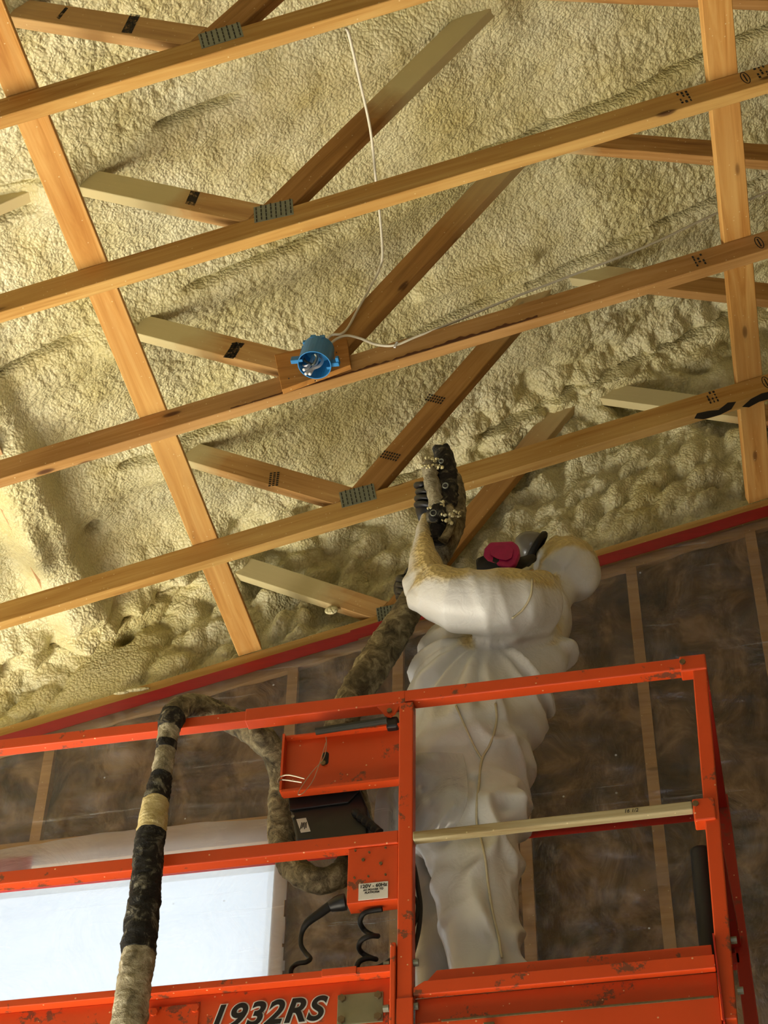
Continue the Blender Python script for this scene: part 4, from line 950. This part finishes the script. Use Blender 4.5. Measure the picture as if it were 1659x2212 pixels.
drape([(1628, 880, 1000, .012), (1645, 876, 1004, .024), (1660, 872, 1008, .03), (1680, 845, 1010, .034), (1700, 816, 1012, .036), (1720, 812, 1011, .036), (1740, 810, 1008, .034), (1760, 808, 1000, .032), (1780, 808, 990, .028), (1815, 810, 960, .02)], 'plastic_cover', M['wrapfilm'], 'loose translucent plastic hanging at the hip')

# ---------------------------------------------------------------- spray gun
gun = empty('spray_gun', P(950, 1080, 4.03), 'dark spray foam gun crusted with cream foam, pointed at the ceiling', 'spray gun')
yg = 4.0
jit = lambda i, k, p: 1+.22*mnoise.noise((p.x*60+k, p.y*50, p.z*60))+.1*mnoise.noise((p.x*140+k*2, p.y*90, p.z*140))
def gt(name, pts, r, mat, n=14, k=6):
    q = [tuple(P(*p)) for p in pts]; rr = r if isinstance(r, (list, tuple)) else [r]*len(q)
    sp = spline([a+(b,) for a, b in zip(q, rr)], k); m_ = MB(); m_.tube([p[:3] for p in sp], [p[3] for p in sp], n, jitter=jit); return m_.build(name, M[mat], gun, smooth=True)
gt('air_cylinder', [(926, 1003, yg), (930, 1030, yg), (938, 1062, yg), (945, 1098, yg)], [.022, .0235, .024, .0235], 'hose_wrap')
gt('gun_body', [(945, 970, yg+.05), (958, 985, yg+.04), (966, 1020, yg+.03), (968, 1060, yg+.03), (962, 1090, yg+.02), (950, 1110, yg+.01)], [.018, .028, .033, .034, .032, .026], 'gun_dark')
gt('spray_tip', [(962, 966, yg+.05), (968, 985, yg+.04), (972, 1010, yg+.04)], [.014, .018, .018], 'gun_dark')
gt('side_block', [(952, 1100, yg), (942, 1112, yg-.004), (935, 1128, yg)], [.024, .028, .02], 'gun_dark')
gt('trigger_guard', [(970, 1098, yg), (978, 1120, yg), (970, 1146, yg+.01), (955, 1170, yg+.02)], [.016, .013, .012, .014], 'hose')
gt('grip', [(950, 1105, yg+.02), (946, 1140, yg+.03), (944, 1172, yg+.04)], [.026, .027, .024], 'gun_dark')
for (px, py, r_) in ((964, 1053, .011), (938, 1112, .012), (955, 1000, .009)):
    q = P(px, py, yg-.012); d2 = Vector((0, -1, -.4)).normalized(); mbq = MB(); mbq.cyl(q, q+d2*.016, r_, 12); fo = mbq.build('fitting', M['gun_dark'], gun)
    rg = []; e1 = d2.cross(Vector((1, 0, 0))).normalized(); e2 = d2.cross(e1); rg = [q+d2*.016+(e1*math.cos(a)+e2*math.sin(a))*r_*.75 for a in np.linspace(0, 2*math.pi, 15)]
    MB().tube(rg, .002, 6).build('fitting_ring', M['galv'], fo)
fm = MB(); random.seed(5)
for (px, py, sp_, cnt, rr) in ((938, 1000, 18, 20, .006), (920, 1006, 8, 6, .006), (948, 1092, 14, 14, .006), (935, 1104, 12, 10, .006), (985, 1110, 10, 6, .005), (965, 1120, 16, 10, .006)):
    for _ in range(cnt*2): fm.ball(P(px+random.uniform(-1, 1)*sp_, py+random.uniform(-1, 1)*sp_*.7, yg-.022+random.uniform(-.006, .016)), rr*random.uniform(.3, .9), 6, 4, sc=(random.uniform(.7, 1.5), 1, random.uniform(.7, 1.5)))
fo = fm.build('foam_crumb', M['foam'], gun, smooth=True); fo['kind'] = 'stuff'
ptube([(945, 1156, yg), (925, 1160, yg-.01), (907, 1172, yg-.015), (900, 1190, yg-.01), (902, 1212, yg)], .0022, 6).build('cable_loop', M['gun_dark'], gun, smooth=True)

# ---------------------------------------------------------------- hose draped over the rail
hs = empty('spray_hose', P(300, 2212, 3.84), 'thick foam-crusted hose taped in black bands, draped over the lift rail', 'hose')
HP = [(262, 2330, 3.80, .043), (278, 2212, 3.81, .043), (288, 2140, 3.815, .0425), (299, 2060, 3.82, .042), (306, 1990, 3.825, .0405), (313, 1930, 3.83, .0385), (318, 1880, 3.835, .0375), (322, 1830, 3.84, .038),
      (328, 1790, 3.84, .037), (336, 1740, 3.845, .033), (344, 1700, 3.85, .030), (353, 1650, 3.85, .027), (360, 1610, 3.855, .027), (366, 1570, 3.86, .031), (378, 1541, 3.875, .034), (402, 1524, 3.905, .033), (436, 1527, 3.955, .035), (475, 1545, 3.995, .036),
      (520, 1565, 4.01, .037), (562, 1592, 4.01, .038), (594, 1632, 4.04, .034), (606, 1690, 4.07, .032), (606, 1740, 4.08, .034), (606, 1790, 4.08, .036), (614, 1840, 4.07, .036), (640, 1880, 4.06, .037), (684, 1902, 4.05, .036),
      (724, 1894, 4.06, .034), (756, 1864, 4.09, .034), (778, 1810, 4.13, .034), (772, 1740, 4.13, .034), (748, 1670, 4.12, .036), (726, 1600, 4.10, .040), (746, 1540, 4.08, .045), (786, 1470, 4.09, .049), (830, 1400, 4.11, .051), (868, 1340, 4.125, .046), (896, 1290, 4.14, .040), (918, 1240, 4.14, .038), (940, 1200, 4.11, .043), (962, 1162, 4.08, .043), (980, 1120, 4.06, .036), (986, 1070, 4.05, .028), (980, 1030, 4.04, .024)]
sub = 10
hp = spline([tuple(P(a, b, c))+(r, b, i) for i, (a, b, c, r) in enumerate(HP)], sub)
secs = [(0, 30, 'hose_wrap', 'wrap_section'), (30, 78, 'tape_black', 'tape_band'), (78, 92, 'hose_cream', 'foam_patch'), (92, 105, 'tape_black', 'tape_band'), (105, 117, 'hose_wrap', 'wrap_section'), (117, 121, 'tape_black', 'tape_band'), (121, 128, 'hose_wrap', 'wrap_section'), (128, 138, 'gun_dark', 'tape_band'), (138, 385, 'hose', 'hose_section'), (385, len(hp)-1, 'hose', 'hose_section')]
def hj(i, k, p): return 1+.10*mnoise.noise((p.x*22+k*.6, p.y*22, p.z*30))+.07*mnoise.noise((p.x*60+k*.9, p.z*70, k*1.3))+.05*mnoise.noise((k*.5, p.z*140, 3.))
for a, b, m_, nm in secs:
    q = hp[a:b+1]; mbh = MB(); e = 1.04 if 'tape' in nm or nm == 'foam_patch' else 1.0
    # resample finely so that the crust reads
    fine = spline([tuple(p[:4]) for p in q], 3)
    mbh.tube([p[:3] for p in fine], [p[3]*e for p in fine], 22, jitter=hj)
    mbh.build(nm, M[m_], hs, smooth=True)
